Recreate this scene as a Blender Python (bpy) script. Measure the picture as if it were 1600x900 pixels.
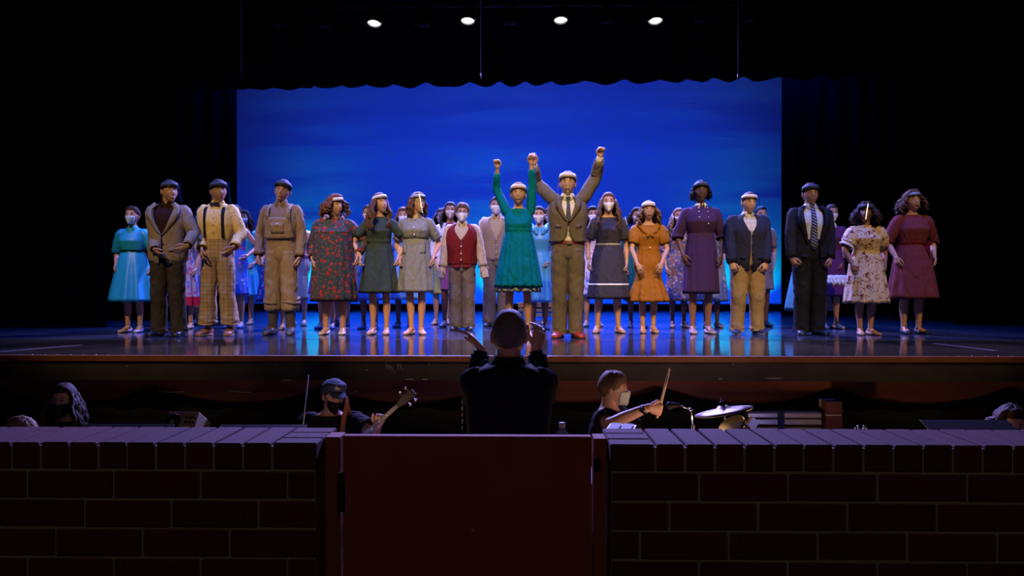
import bpy, math, random
import numpy as np
from mathutils import Vector, Matrix, Euler
R = math.radians
PI = math.pi
for _o in list(bpy.data.objects):
    bpy.data.objects.remove(_o, do_unlink=True)
scene = bpy.context.scene
COL = scene.collection

# ------------------------------------------------------------------ camera
F = 1250.0                      # focal length in pixels of the 1600 x 900 frame
CAMZ = 0.575                    # eye height above the stage floor (z = 0)
camd = bpy.data.cameras.new('camera')
camd.sensor_width = 36.0
camd.lens = F / 1600.0 * 36.0
camd.clip_start = 0.05
camd.clip_end = 200
cam = bpy.data.objects.new('camera', camd)
cam.location = (0, 0, CAMZ)
cam.rotation_euler = (R(90) - math.atan(7 / F), 0, math.atan(22 / F))
COL.objects.link(cam)
scene.camera = cam
_CM = np.array(cam.rotation_euler.to_matrix())

def at(px, py, Y):
    """the point of the place at distance Y from the lens that is seen at photo pixel px, py"""
    d = _CM @ np.array([(px - 800) / F, (450 - py) / F, -1.0])
    return np.array([0, 0, CAMZ]) + d * (Y / d[1])

# ------------------------------------------------------------------ world, exposure
world = bpy.data.worlds.new('dark_house')
scene.world = world
world.use_nodes = True
world.node_tree.nodes['Background'].inputs[0].default_value = (0.9, 0.62, 0.5, 1)
world.node_tree.nodes['Background'].inputs[1].default_value = 0.003
vs = scene.view_settings
vs.view_transform = 'Standard'
vs.look = 'None'
vs.gamma = 1.0
vs.use_curve_mapping = False
vs.exposure = 0.0
scene.cycles.sample_clamp_indirect = 4.0
scene.cycles.caustics_reflective = False
scene.cycles.caustics_refractive = False
scene.cycles.max_bounces = 8
scene.cycles.transparent_max_bounces = 12

# ------------------------------------------------------------------ stage lighting
def aim(o, target):
    d = Vector(target) - o.location
    o.rotation_euler = d.to_track_quat('-Z', 'Y').to_euler()

def spot(name, loc, target, power, color, size, blend=0.4, radius=0.08):
    l = bpy.data.lights.new(name, 'SPOT')
    l.energy = power; l.color = color; l.spot_size = R(size); l.spot_blend = blend
    l.shadow_soft_size = radius
    o = bpy.data.objects.new(name, l); o.location = loc; aim(o, target)
    COL.objects.link(o)
    return o

def area(name, loc, target, power, color, sx, sy, spread=180):
    l = bpy.data.lights.new(name, 'AREA')
    l.shape = 'RECTANGLE'; l.size = sx; l.size_y = sy; l.energy = power; l.color = color
    l.spread = R(spread)
    o = bpy.data.objects.new(name, l); o.location = loc; aim(o, target)
    COL.objects.link(o)
    return o

WARM = (1.0, 0.67, 0.32)
for i, (x, tx) in enumerate(((-5.0, -2.9), (-1.8, -0.5), (1.8, 0.8), (5.0, 2.9))):
    spot('front_of_house_light', (x, -2.2, 10.2), (tx, 8.7, 0.55), (4500, 4500, 4300, 3700)[i], WARM, 20, 0.45, 0.10)
# blue toplight rows over the stage
BLUE = (0.012, 0.13, 1.0)
for x in (-4.6, -2.3, 0.0, 2.3, 4.6):
    spot('blue_toplight', (x, 8.1, 7.2), (x * 0.97, 9.0, 0.0), 1600, BLUE, 50, 0.7, 0.10)
# dim house light over the seats
spot('house_light', (0.0, -3.2, 4.6), (0.0, 2.9, -0.25), 75, (1.0, 0.66, 0.48), 52, 0.6, 0.3)
# cyclorama: a blue strip over it behind the border, cyan units on the deck behind the ground row
area('cyclorama_strip_light', (0.0, 13.9, 4.75), (0.0, 18.0, 0.4), 205, (0.0, 0.048, 1.0), 11.0, 0.25, 150)
area('ground_row_strip_light', (0.0, 17.42, 0.045), (0.0, 18.25, 1.3), 75, (0.0, 0.062, 1.0), 11.5, 0.06, 150)
for px, pw in ((485, 30), (768, 24), (1130, 22), (1207, 14)):
    p = at(px, 470, 17.35)
    spot('cyan_ground_light', (p[0], 17.45, 0.05), (p[0], 18.0, 0.95), pw * 2.6, (0.0, 0.9, 0.72), 72, 1.0, 0.05)

# ------------------------------------------------------------------ materials
MATS = {}
def nmat(name):
    m = bpy.data.materials.new(name); m.use_nodes = True
    nt = m.node_tree
    b = nt.nodes['Principled BSDF']
    return m, nt, b

def mapping(nt, scale=(1, 1, 1), rot=(0, 0, 0)):
    tc = nt.nodes.new('ShaderNodeTexCoord'); mp = nt.nodes.new('ShaderNodeMapping')
    nt.links.new(tc.outputs['Object'], mp.inputs[0])
    mp.inputs['Scale'].default_value = scale; mp.inputs['Rotation'].default_value = rot
    return mp.outputs[0]

def c4(c): return (c[0], c[1], c[2], 1)
def srgb(r, g, b):
    f = lambda v: (v / 255) / 12.92 if v / 255 <= 0.04045 else ((v / 255 + 0.055) / 1.055) ** 2.4
    return (f(r), f(g), f(b))

def plain(name, col, rough=0.8, spec=0.25, metal=0.0, noise=0.12, nscale=30, bump=0.0, bscale=80, sheen=0.0, crease=0.0):
    if name in MATS: return MATS[name]
    m, nt, b = nmat(name)
    b.inputs['Roughness'].default_value = rough
    b.inputs['Specular IOR Level'].default_value = spec
    b.inputs['Metallic'].default_value = metal
    if sheen: b.inputs['Sheen Weight'].default_value = sheen
    v = mapping(nt)
    if noise > 0:
        n = nt.nodes.new('ShaderNodeTexNoise'); n.inputs['Scale'].default_value = nscale; n.inputs['Detail'].default_value = 3
        nt.links.new(v, n.inputs['Vector'])
        mx = nt.nodes.new('ShaderNodeMix'); mx.data_type = 'RGBA'
        mx.inputs[6].default_value = c4([x * (1 - noise) for x in col]); mx.inputs[7].default_value = c4([min(1, x * (1 + noise)) for x in col])
        nt.links.new(n.outputs['Fac'], mx.inputs[0]); nt.links.new(mx.outputs[2], b.inputs['Base Color'])
    else:
        b.inputs['Base Color'].default_value = c4(col)
    if bump > 0:
        n2 = nt.nodes.new('ShaderNodeTexNoise'); n2.inputs['Scale'].default_value = bscale; n2.inputs['Detail'].default_value = 4
        nt.links.new(v, n2.inputs['Vector'])
        bp = nt.nodes.new('ShaderNodeBump'); bp.inputs['Strength'].default_value = bump; bp.inputs['Distance'].default_value = 0.02
        nt.links.new(n2.outputs['Fac'], bp.inputs['Height']); nt.links.new(bp.outputs[0], b.inputs['Normal'])
    if crease > 0: add_crease(nt, b, crease)
    MATS[name] = m
    return m

def add_crease(nt, b, k):
    v3 = mapping(nt, (1.0, 1.0, 0.42)); n3 = nt.nodes.new('ShaderNodeTexNoise'); n3.inputs['Scale'].default_value = 13; n3.inputs['Detail'].default_value = 2.5; n3.inputs['Distortion'].default_value = 0.8
    nt.links.new(v3, n3.inputs['Vector'])
    bp = nt.nodes.new('ShaderNodeBump'); bp.inputs['Strength'].default_value = k; bp.inputs['Distance'].default_value = 0.035
    nt.links.new(n3.outputs['Fac'], bp.inputs['Height'])
    if b.inputs['Normal'].is_linked: nt.links.new(b.inputs['Normal'].links[0].from_socket, bp.inputs['Normal'])
    nt.links.new(bp.outputs[0], b.inputs['Normal'])

def emis(name, col, strength):
    m, nt, b = nmat(name)
    b.inputs['Base Color'].default_value = (0, 0, 0, 1)
    b.inputs['Emission Color'].default_value = c4(col); b.inputs['Emission Strength'].default_value = strength
    return m

def floral(name, base, cols, scale=16, size=0.42, leaf=None, warp=0.25):
    """printed cloth: blotchy blossoms of several colours and leaf specks on a ground"""
    if name in MATS: return MATS[name]
    m, nt, b = nmat(name)
    b.inputs['Roughness'].default_value = 0.85; b.inputs['Specular IOR Level'].default_value = 0.2
    v = mapping(nt, (1, 0.6, 1))
    no = nt.nodes.new('ShaderNodeTexNoise'); no.inputs['Scale'].default_value = scale * 1.6; nt.links.new(v, no.inputs['Vector'])
    ad = nt.nodes.new('ShaderNodeMix'); ad.data_type = 'VECTOR'; ad.inputs[0].default_value = warp * 0.12
    nt.links.new(v, ad.inputs[4]); nt.links.new(no.outputs['Color'], ad.inputs[5])
    prev = None
    layers = []
    if leaf: layers.append((leaf, scale * 2.1, size * 0.95, 3.3))
    for i, c in enumerate(cols): layers.append((c, scale * (1 + 0.22 * i), size, 7.7 * i))
    cur = None
    for c, sc, sz, off in layers:
        ofs = nt.nodes.new('ShaderNodeVectorMath'); ofs.operation = 'ADD'; ofs.inputs[1].default_value = (off, off * 0.7, off * 1.3)
        nt.links.new(ad.outputs[1], ofs.inputs[0])
        vo = nt.nodes.new('ShaderNodeTexVoronoi'); vo.inputs['Scale'].default_value = sc
        nt.links.new(ofs.outputs[0], vo.inputs['Vector'])
        rp = nt.nodes.new('ShaderNodeValToRGB')
        rp.color_ramp.elements[0].position = sz * 0.75; rp.color_ramp.elements[0].color = (1, 1, 1, 1)
        rp.color_ramp.elements[1].position = sz; rp.color_ramp.elements[1].color = (0, 0, 0, 1)
        nt.links.new(vo.outputs['Distance'], rp.inputs[0])
        mx = nt.nodes.new('ShaderNodeMix'); mx.data_type = 'RGBA'
        nt.links.new(rp.outputs[0], mx.inputs[0])
        if cur is None: mx.inputs[6].default_value = c4(base)
        else: nt.links.new(cur, mx.inputs[6])
        mx.inputs[7].default_value = c4(c)
        cur = mx.outputs[2]
    nt.links.new(cur, b.inputs['Base Color']); add_crease(nt, b, 0.45)
    MATS[name] = m
    return m

def lines(name, base, sets, rough=0.85):
    """woven lines: sets of (axis vector, period, duty, colour, mix)"""
    if name in MATS: return MATS[name]
    m, nt, b = nmat(name)
    b.inputs['Roughness'].default_value = rough; b.inputs['Specular IOR Level'].default_value = 0.2
    v = mapping(nt)
    cur = None
    for ax, per, duty, c, fac in sets:
        d = nt.nodes.new('ShaderNodeVectorMath'); d.operation = 'DOT_PRODUCT'; d.inputs[1].default_value = [a / per for a in ax]
        nt.links.new(v, d.inputs[0])
        fr = nt.nodes.new('ShaderNodeMath'); fr.operation = 'FRACT'; nt.links.new(d.outputs['Value'], fr.inputs[0])
        lt = nt.nodes.new('ShaderNodeMath'); lt.operation = 'LESS_THAN'; lt.inputs[1].default_value = duty; nt.links.new(fr.outputs[0], lt.inputs[0])
        ml = nt.nodes.new('ShaderNodeMath'); ml.operation = 'MULTIPLY'; ml.inputs[1].default_value = fac; nt.links.new(lt.outputs[0], ml.inputs[0])
        mx = nt.nodes.new('ShaderNodeMix'); mx.data_type = 'RGBA'; nt.links.new(ml.outputs[0], mx.inputs[0])
        if cur is None: mx.inputs[6].default_value = c4(base)
        else: nt.links.new(cur, mx.inputs[6])
        mx.inputs[7].default_value = c4(c); cur = mx.outputs[2]
    nt.links.new(cur, b.inputs['Base Color']); add_crease(nt, b, 0.45)
    MATS[name] = m
    return m

# ------------------------------------------------------------------ mesh building
class MB:
    def __init__(s): s.v = []; s.f = []; s.m = []; s.cur = 0; s.n = 0
    def add(s, verts, faces, mat=None):
        o = s.n
        verts = np.asarray(verts, float).reshape(-1, 3)
        s.v.append(verts); s.n += len(verts)
        for f in faces: s.f.append(tuple(i + o for i in f))
        s.m += [s.cur if mat is None else mat] * len(faces)
    def grid(s, rings, closed=True, cap0=False, cap1=False, mat=None):
        k = len(rings); n = len(rings[0]); fs = []
        for i in range(k - 1):
            for j in range(n if closed else n - 1):
                j2 = (j + 1) % n
                fs.append((i * n + j, i * n + j2, (i + 1) * n + j2, (i + 1) * n + j))
        V = np.concatenate([np.asarray(r) for r in rings])
        if closed and cap0:
            V = np.vstack([V, np.mean(rings[0], axis=0)]); c = len(V) - 1
            fs += [(c, (j + 1) % n, j) for j in range(n)]
        if closed and cap1:
            V = np.vstack([V, np.mean(rings[-1], axis=0)]); c = len(V) - 1; b = (k - 1) * n
            fs += [(c, b + j, b + (j + 1) % n) for j in range(n)]
        s.add(V, fs, mat)
    def box(s, c, size, rot=None, mat=None, taper=1.0):
        x, y, z = [a / 2 for a in size]
        V = np.array([[-x, -y, -z], [x, -y, -z], [x, y, -z], [-x, y, -z], [-x * taper, -y * taper, z], [x * taper, -y * taper, z], [x * taper, y * taper, z], [-x * taper, y * taper, z]])
        if rot is not None: V = V @ np.array(rot).T
        s.add(V + np.asarray(c, float), [(0, 3, 2, 1), (4, 5, 6, 7), (0, 1, 5, 4), (1, 2, 6, 5), (2, 3, 7, 6), (3, 0, 4, 7)], mat)
    def ell(s, c, r, rot=None, nu=10, nv=6, mat=None):
        rings = []
        for i in range(nv + 1):
            b = -PI / 2 + PI * i / nv
            b = max(-PI / 2 + 0.02, min(PI / 2 - 0.02, b))
            a = np.linspace(0, 2 * PI, nu, endpoint=False)
            P = np.stack([np.cos(a) * math.cos(b) * r[0], np.sin(a) * math.cos(b) * r[1], np.full(nu, math.sin(b)) * r[2]], 1)
            if rot is not None: P = P @ np.array(rot).T
            rings.append(P + np.asarray(c, float))
        s.grid(rings, True, True, True, mat)
    def tube(s, pts, rad, n=6, mat=None, caps=True, uref=(0.13, 0.02, 1.0)):
        pts = [np.asarray(p, float) for p in pts]
        if not hasattr(rad, '__len__'): rad = [rad] * len(pts)
        s.grid(tube_rings(pts, [(r, r) for r in rad], n, uref), True, caps, caps, mat)
    def cyl(s, a, b, r0, r1=None, n=12, mat=None):
        s.tube([a, b], [r0, r0 if r1 is None else r1], n, mat, True, (0.3, 0.91, 0.2))
    def strip(s, pts, nrm, w, th, mat=None):
        """a flat strap of width w and thickness th along pts, nrm = outward normals"""
        pts = [np.asarray(p, float) for p in pts]; rings = []
        for i, p in enumerate(pts):
            t = pts[min(i + 1, len(pts) - 1)] - pts[max(i - 1, 0)]; t = t / (np.linalg.norm(t) + 1e-9)
            nn = np.asarray(nrm[i] if np.ndim(nrm) > 1 else nrm, float)
            sd = np.cross(t, nn); sd = sd / (np.linalg.norm(sd) + 1e-9); nn = np.cross(sd, t)
            ww = w[i] if hasattr(w, '__len__') else w
            rings.append(np.array([p - sd * ww / 2, p + sd * ww / 2, p + sd * ww / 2 + nn * th, p - sd * ww / 2 + nn * th]))
        s.grid(rings, True, True, True, mat)
    def build(s, name, mats, parent=None, smooth=True, loc=None, sharp=None):
        me = bpy.data.meshes.new(name)
        V = np.concatenate(s.v) if s.v else np.zeros((0, 3))
        me.from_pydata(V.tolist(), [], s.f)
        if not isinstance(mats, (list, tuple)): mats = [mats]
        for m in mats: me.materials.append(m)
        me.polygons.foreach_set('material_index', s.m)
        if smooth: me.polygons.foreach_set('use_smooth', [True] * len(s.f))
        me.update()
        if smooth and sharp is not None: me.set_sharp_from_angle(angle=R(sharp))
        o = bpy.data.objects.new(name, me); COL.objects.link(o)
        if parent is not None: o.parent = parent
        if loc is not None: o.location = loc
        return o

def nz(v):
    v = np.asarray(v, float); return v / (np.linalg.norm(v) + 1e-12)

def crv(keys, k):
    """smooth path through key rows (any number of columns)"""
    K = np.asarray(keys, float); n = len(K); out = []
    Kp = np.vstack([2 * K[0] - K[1], K, 2 * K[-1] - K[-2]])
    for u in np.linspace(0, n - 1, k):
        i = min(int(u), n - 2); t = u - i
        a, b, c, d = Kp[i], Kp[i + 1], Kp[i + 2], Kp[i + 3]
        m1 = (c - a) * 0.4; m2 = (d - b) * 0.4
        out.append((2 * t**3 - 3 * t**2 + 1) * b + (t**3 - 2 * t**2 + t) * m1 + (-2 * t**3 + 3 * t**2) * c + (t**3 - t**2) * m2)
    return np.array(out)

def tube_rings(pts, rads, n, uref, fold=None):
    rings = []; a = np.linspace(0, 2 * PI, n, endpoint=False)
    P = np.asarray(pts); k = len(P)
    for i in range(k):
        t = nz(P[min(i + 1, k - 1)] - P[max(i - 1, 0)])
        u = np.asarray(uref, float); u = u - t * (u @ t)
        if np.linalg.norm(u) < 0.05: u = np.array([0.2, 1, 0.1]); u = u - t * (u @ t)
        u = nz(u); v = np.cross(t, u)
        ru, rv = rads[i]
        m = 1.0 if fold is None else 1 + fold(i / (k - 1), a)
        rings.append(P[i] + np.outer(np.cos(a) * m * ru, u) + np.outer(np.sin(a) * m * rv, v))
    return rings

def tag(o, label=None, cat=None, group=None, kind=None):
    if label: o['label'] = label
    if cat: o['category'] = cat
    if group: o['group'] = group
    if kind: o['kind'] = kind
    return o

def empty(name, loc=(0, 0, 0), rz=0.0):
    o = bpy.data.objects.new(name, None); o.location = loc; o.rotation_euler = (0, 0, rz)
    o.empty_display_size = 0.1
    COL.objects.link(o); return o

def bevel(o, w=0.004, seg=2):
    m = o.modifiers.new('bevel', 'BEVEL'); m.width = w; m.segments = seg; m.limit_method = 'ANGLE'; m.angle_limit = R(40)
    return o
def solid(o, t=0.004, off=-1):
    m = o.modifiers.new('thickness', 'SOLIDIFY'); m.thickness = t; m.offset = off
    return o
# ================================================================== the place: stage, drapes, pit, brick wall
random.seed(7); np.random.seed(7)
EDGE = 6.31      # front edge of the stage
SEAM = 8.17      # joint between apron and main deck
PITZ = -1.31     # pit floor
HALLZ = -0.66    # house floor
WALLY = 2.76     # front face of the brick parapet
WALLT = 0.305
WALLZ = 0.021    # its top

def floor_mat(name, c1, c2, rough, bump):
    m, nt, b = nmat(name)
    v = mapping(nt, (0.6, 3.0, 1))
    n = nt.nodes.new('ShaderNodeTexNoise'); n.inputs['Scale'].default_value = 2.2; n.inputs['Detail'].default_value = 6
    nt.links.new(v, n.inputs['Vector'])
    mx = nt.nodes.new('ShaderNodeMix'); mx.data_type = 'RGBA'; mx.inputs[6].default_value = c4(c1); mx.inputs[7].default_value = c4(c2)
    nt.links.new(n.outputs['Fac'], mx.inputs[0]); nt.links.new(mx.outputs[2], b.inputs['Base Color'])
    mr = nt.nodes.new('ShaderNodeMapRange'); mr.inputs[3].default_value = rough * 0.75; mr.inputs[4].default_value = rough * 1.3
    nt.links.new(n.outputs['Fac'], mr.inputs[0]); nt.links.new(mr.outputs[0], b.inputs['Roughness'])
    n2 = nt.nodes.new('ShaderNodeTexNoise'); n2.inputs['Scale'].default_value = 5; n2.inputs['Detail'].default_value = 3
    v2 = mapping(nt, (0.5, 2.5, 1)); nt.links.new(v2, n2.inputs['Vector'])
    bp = nt.nodes.new('ShaderNodeBump'); bp.inputs['Strength'].default_value = bump; bp.inputs['Distance'].default_value = 0.01
    nt.links.new(n2.outputs['Fac'], bp.inputs['Height']); nt.links.new(bp.outputs[0], b.inputs['Normal'])
    b.inputs['Specular IOR Level'].default_value = 0.5
    return m

def slab(name, x0, x1, y0, y1, z0, z1, m, kind='structure', parent=None):
    mb = MB(); c = ((x0 + x1) / 2, (y0 + y1) / 2, (z0 + z1) / 2)
    mb.box((0, 0, 0), (x1 - x0, y1 - y0, z1 - z0))
    o = mb.build(name, m, parent, smooth=False, loc=c)
    if kind: o['kind'] = kind
    return o

m_deck = floor_mat('stage_deck_paint', (0.032, 0.036, 0.052), (0.055, 0.060, 0.080), 0.12, 0.04)
m_apron = floor_mat('apron_board', (0.032, 0.025, 0.017), (0.058, 0.045, 0.030), 0.09, 0.03)
m_black = plain('black_velour', (0.0022, 0.0022, 0.0026), 0.95, 0.05, noise=0.3, nscale=8)
m_nosing = plain('stained_wood_nosing', (0.16, 0.055, 0.022), 0.5, 0.3, noise=0.4, nscale=6)
m_fascia = plain('scuffed_black_fascia', (0.035, 0.029, 0.026), 0.7, 0.2, noise=0.5, nscale=5, bump=0.2, bscale=14)
m_brown = plain('brown_beam_wood', (0.30, 0.11, 0.055), 0.7, 0.2, noise=0.35, nscale=4)
m_pitcloth = plain('black_pit_cloth', (0.010, 0.0095, 0.0095), 0.9, 0.1, noise=0.3, nscale=6)
m_concrete = plain('dark_pit_floor', (0.03, 0.028, 0.026), 0.8, 0.2)

slab('floor', -13, 13, SEAM + 0.004, 20.5, -0.12, 0.0, m_deck)
slab('floor_apron', -13, 13, EDGE + 0.05, SEAM - 0.004, -0.12, 0.0, m_apron)
slab('floor_pit', -9, 9, WALLY + WALLT, 6.9, PITZ - 0.1, PITZ, m_concrete)
slab('floor_house', -9, 9, -3.0, WALLY + WALLT, HALLZ - 0.1, HALLZ, plain('dark_house_carpet', (0.03, 0.012, 0.01), 0.95, 0.1))
slab('wall_stage_back', -13, 13, 20.5, 20.7, -0.12, 9.0, m_black)
slab('trim_1', -13, 13, EDGE, EDGE + 0.05, -0.042, 0.002, m_nosing)
fas = slab('wall_stage_front', -13, 13, EDGE + 0.02, EDGE + 0.08, -0.195, -0.042, m_fascia)
slab('wall_pit_beam', -13, 13, EDGE + 0.32, EDGE + 0.42, -0.42, -0.12, m_brown)
slab('wall_pit_back', -13, 13, EDGE + 0.55, EDGE + 0.62, PITZ, -0.12, m_black)
# pale scuffs and seam strips
m_scuff = plain('worn_pale_scuff', (0.30, 0.27, 0.24), 0.6, 0.3)
m_screw = plain('screw_steel', (0.8, 0.8, 0.8), 0.25, 0.5, metal=1.0, noise=0)
slab('trim_2', -13, 13, SEAM - 0.004, SEAM + 0.004, -0.02, 0.0015, plain('seam_strip', (0.08, 0.075, 0.08), 0.5, 0.3))
for i, (a, b) in enumerate((((0, 551), (128, 540)), ((1460, 536), (1556, 547)))):
    pa = at(a[0], a[1], F * CAMZ / (a[1] - 443)); pb = at(b[0], b[1], F * CAMZ / (b[1] - 443))
    mb = MB(); mid = np.array([(pa[0] + pb[0]) / 2, (pa[1] + pb[1]) / 2, 0.001])
    mb.strip([np.array([pa[0], pa[1], 0.0]) - mid, np.array([pb[0], pb[1], 0.0]) - mid], (0, 0, 1), 0.05, 0.002)
    tag(mb.build('trim_%d' % (i + 3), plain('seam_strip', (0.07, 0.07, 0.075)), loc=mid, smooth=False), kind='structure')
scr = MB(); scr.cyl((0, 0, 0), (0, 0, 0.003), 0.009, 0.006, 8)
s0 = None
for px in [30, 50, 70, 90, 110, 130, 150, 169] + [1476, 1498, 1519, 1540, 1561, 1582]:
    p = at(px, 558, EDGE + 0.09)
    if s0 is None:
        s0 = scr.build('screw', m_screw, bpy.data.objects['floor_apron']); o = s0
    else:
        o = s0.copy(); COL.objects.link(o)
    par = o.parent; o.location = Vector((p[0], EDGE + 0.09, 0.0)) - par.location
for px, py, w in ((198, 572, .014), (466, 576.5, .01), (573, 578, .025), (670, 569, .014), (1145, 569, .012), (432, 571, .01), (447, 594, .09), (640, 593, .09), (664, 593, .05), (1208, 591, .16), (1126, 592, .04)):
    p = at(px, py, EDGE + 0.018) - np.array(fas.location)
    mb = MB(); mb.ell((0, 0, 0), (w / 2, 0.003, 0.005), nu=8, nv=4)
    mb.build('paint_chip', m_scuff, fas, loc=p)
for k in range(5):
    p = at(603 + k * 6, 572 + k * 3 % 9, EDGE + 0.018) - np.array(fas.location)
    mb = MB(); mb.strip([(-0.012 * (k % 3), 0, 0.03), (0.012, 0, -0.03 - 0.01 * (k % 2))], (0, -1, 0), 0.004, 0.002)
    mb.build('paint_chip', m_scuff, fas, loc=p)

# ---- drapes
def drape(name, x0, x1, Y, z0, z1, m, nf, amp, label, cat, bottom=None, group=None, seed=0, kz=2, top=None):
    rng = random.Random(seed)
    n = max(24, nf * 10); mb = MB(); xs = np.linspace(x0, x1, n); cx = (x0 + x1) / 2
    ph = np.cumsum([rng.uniform(0.7, 1.3) for _ in range(n)]); ph = ph / ph[-1] * nf * 2 * PI
    rings = []
    for k in range(kz + 1):
        t = k / kz
        zb = np.full(n, z0) if bottom is None else np.array([bottom(x) for x in xs])
        zt = np.full(n, z1) if top is None else np.array([top(x) for x in xs])
        rings.append(np.stack([xs - cx, amp * np.sin(ph) * (1.0 - 0.25 * t) + 0.3 * amp * np.sin(ph * 0.43 + 1), zb + (zt - zb) * t], 1))
    mb.grid(rings, closed=False)
    o = solid(mb.build(name, m, loc=(cx, Y, 0)), 0.006, 0)
    return tag(o, label, cat, group)

G = 'black velour drapes around the stage picture'
xl = at(370, 300, 14.6)[0]; xr = at(1223, 300, 14.6)[0]
drape('leg_drape', xl - 3.2, xl, 14.6, 0.0, 8, m_black, 9, 0.07, 'black leg drape bordering the left edge of the blue screen', 'curtain', group=G, seed=1)
drape('leg_drape', xr, xr + 3.6, 14.6, 0.0, 8, m_black, 10, 0.07, 'black leg drape bordering the right edge of the blue screen', 'curtain', group=G, seed=2)
a = at(280, 300, 12.4)[0]; drape('leg_drape', a - 3, a, 12.4, 0.0, 8, m_black, 8, 0.07, 'black leg drape behind the turquoise dress at stage left edge of picture', 'curtain', group=G, seed=3)
a = at(1400, 300, 12.6)[0]; drape('leg_drape', a, a + 3, 12.6, 0.0, 8, m_black, 8, 0.07, 'black leg drape behind the maroon dress with the sash', 'curtain', group=G, seed=4)
a = at(166, 300, 10.4)[0]; drape('leg_drape', a - 3.4, a, 10.4, 0.0, 8, m_black, 8, 0.07, 'nearest black leg drape at the far left of the stage', 'curtain', group=G, seed=5)
a = at(1497, 300, 11.2)[0]; drape('leg_drape', a, a + 3.0, 11.2, 0.0, 8, m_black, 8, 0.07, 'nearest black leg drape at the far right of the stage', 'curtain', group=G, seed=6)
YB = 13.0
def border_edge(x):
    # scalloped hem rising slightly to the right
    t = (x + 5.2) / 9.5
    s = abs(math.sin(x * 6.1 + 0.7 * math.sin(x * 2.3)))
    k = 1.0 if t > 0.18 else 0.25
    return CAMZ + (443 - (137 - 11 * max(0, t) ** 1.6)) * YB / F + 0.075 * (1 - s) * k - 0.02
drape('border_drape', -9, 9, YB, 4, 9, m_black, 44, 0.05, 'black border drape with scalloped hem hanging above the blue screen', 'curtain', bottom=border_edge, group=G, seed=8)

# ---- cyclorama
def cyc_mat():
    m, nt, b = nmat('cyclorama_cloth')
    b.inputs['Base Color'].default_value = (0.75, 0.75, 0.75, 1); b.inputs['Roughness'].default_value = 0.9; b.inputs['Specular IOR Level'].default_value = 0.1
    hs = []
    for sc, det, str_ in (((0.35, 1, 2.2), 5, 0.5), ((1.2, 1, 9.0), 5, 0.16)):
        v = mapping(nt, sc)
        n = nt.nodes.new('ShaderNodeTexNoise'); n.inputs['Scale'].default_value = 1.0; n.inputs['Detail'].default_value = det; n.inputs['Distortion'].default_value = 0.6
        nt.links.new(v, n.inputs['Vector'])
        ml = nt.nodes.new('ShaderNodeMath'); ml.operation = 'MULTIPLY'; ml.inputs[1].default_value = str_; nt.links.new(n.outputs['Fac'], ml.inputs[0]); hs.append(ml)
    ad = nt.nodes.new('ShaderNodeMath'); ad.operation = 'ADD'; nt.links.new(hs[0].outputs[0], ad.inputs[0]); nt.links.new(hs[1].outputs[0], ad.inputs[1])
    bp = nt.nodes.new('ShaderNodeBump'); bp.inputs['Strength'].default_value = 0.4; bp.inputs['Distance'].default_value = 0.15
    nt.links.new(ad.outputs[0], bp.inputs['Height']); nt.links.new(bp.outputs[0], b.inputs['Normal'])
    return m
cx0 = at(362, 300, 18.0)[0]; cx1 = at(1229, 300, 18.0)[0]
mb = MB(); nx, nzv = 90, 110; rng = np.random.RandomState(3)
XS = np.linspace(cx0, cx1, nx); ZS = np.linspace(0.10, 6.4, nzv)
creases = [(4.45, 0.04, 0.5, 1.1), (3.72, 0.045, 0.18, 2.3), (2.95, 0.05, 0.10, 0.4), (3.95, 0.035, -0.35, 3.0), (2.55, 0.04, 0.05, 5.0), (4.1, 0.03, 0.7, 4.1), (2.1, 0.03, -0.1, 1.9)]
rings = []
for z in ZS:
    y = np.zeros(nx)
    for z0, am, sl, ph in creases:
        zc = z0 + sl * 0.22 * np.sin(XS * 0.42 + ph) + 0.05 * np.sin(XS * 1.7 + ph * 2)
        d = (z - zc) / 0.11
        y += am * np.tanh(d) * np.exp(-(d / 6) ** 2) * (0.6 + 0.4 * np.sin(XS * 0.8 + ph * 3))
    rings.append(np.stack([XS - (cx0 + cx1) / 2, y, np.full(nx, z)], 1))
mb.grid(rings, closed=False)
cyc = solid(mb.build('cyclorama', cyc_mat(), loc=((cx0 + cx1) / 2, 18.0, 0)), 0.004, 1)
tag(cyc, 'wide wrinkled cyclorama cloth glowing deep blue behind the cast', 'backdrop')
mb = MB(); mb.box((0, 0, 0), (cx1 - cx0, 0.05, 0.10)); mb.build('bottom_pocket', m_black, cyc, smooth=False, loc=(0, -0.04, 0.06))
o = slab('ground_row', cx0 - 0.2, cx1 + 0.2, 17.25, 17.29, 0.0, 0.085, m_black, kind=None)
tag(o, 'low black masking strip along the foot of the blue screen', 'ground row')
m_can = plain('black_lamp_housing', (0.012, 0.012, 0.013), 0.5, 0.3)
for px in (485, 768, 1130, 1207):
    p = at(px, 470, 17.45); mb = MB()
    r = empty('cyc_lamp', (p[0], 17.42, 0.0)); mb.box((0, 0, 0.012), (0.22, 0.14, 0.024)); mb.build('housing', m_can, r, smooth=False)
    mb = MB(); mb.cyl((0, 0.02, 0.024), (0, 0.02, 0.03), 0.05, 0.045, 12); mb.build('lens', plain('lamp_lens', (0.2, 0.5, 0.5), 0.1, 0.5), r)
    tag(r, 'small floor lamp hidden behind the ground row, %s' % {485: 'behind the overalls and floral dress', 768: 'behind the patterned vest', 1130: 'behind the navy cardigan', 1207: 'nearest the right end of the screen'}[px], 'lamp', 'floor lamps behind the ground row')

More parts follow.
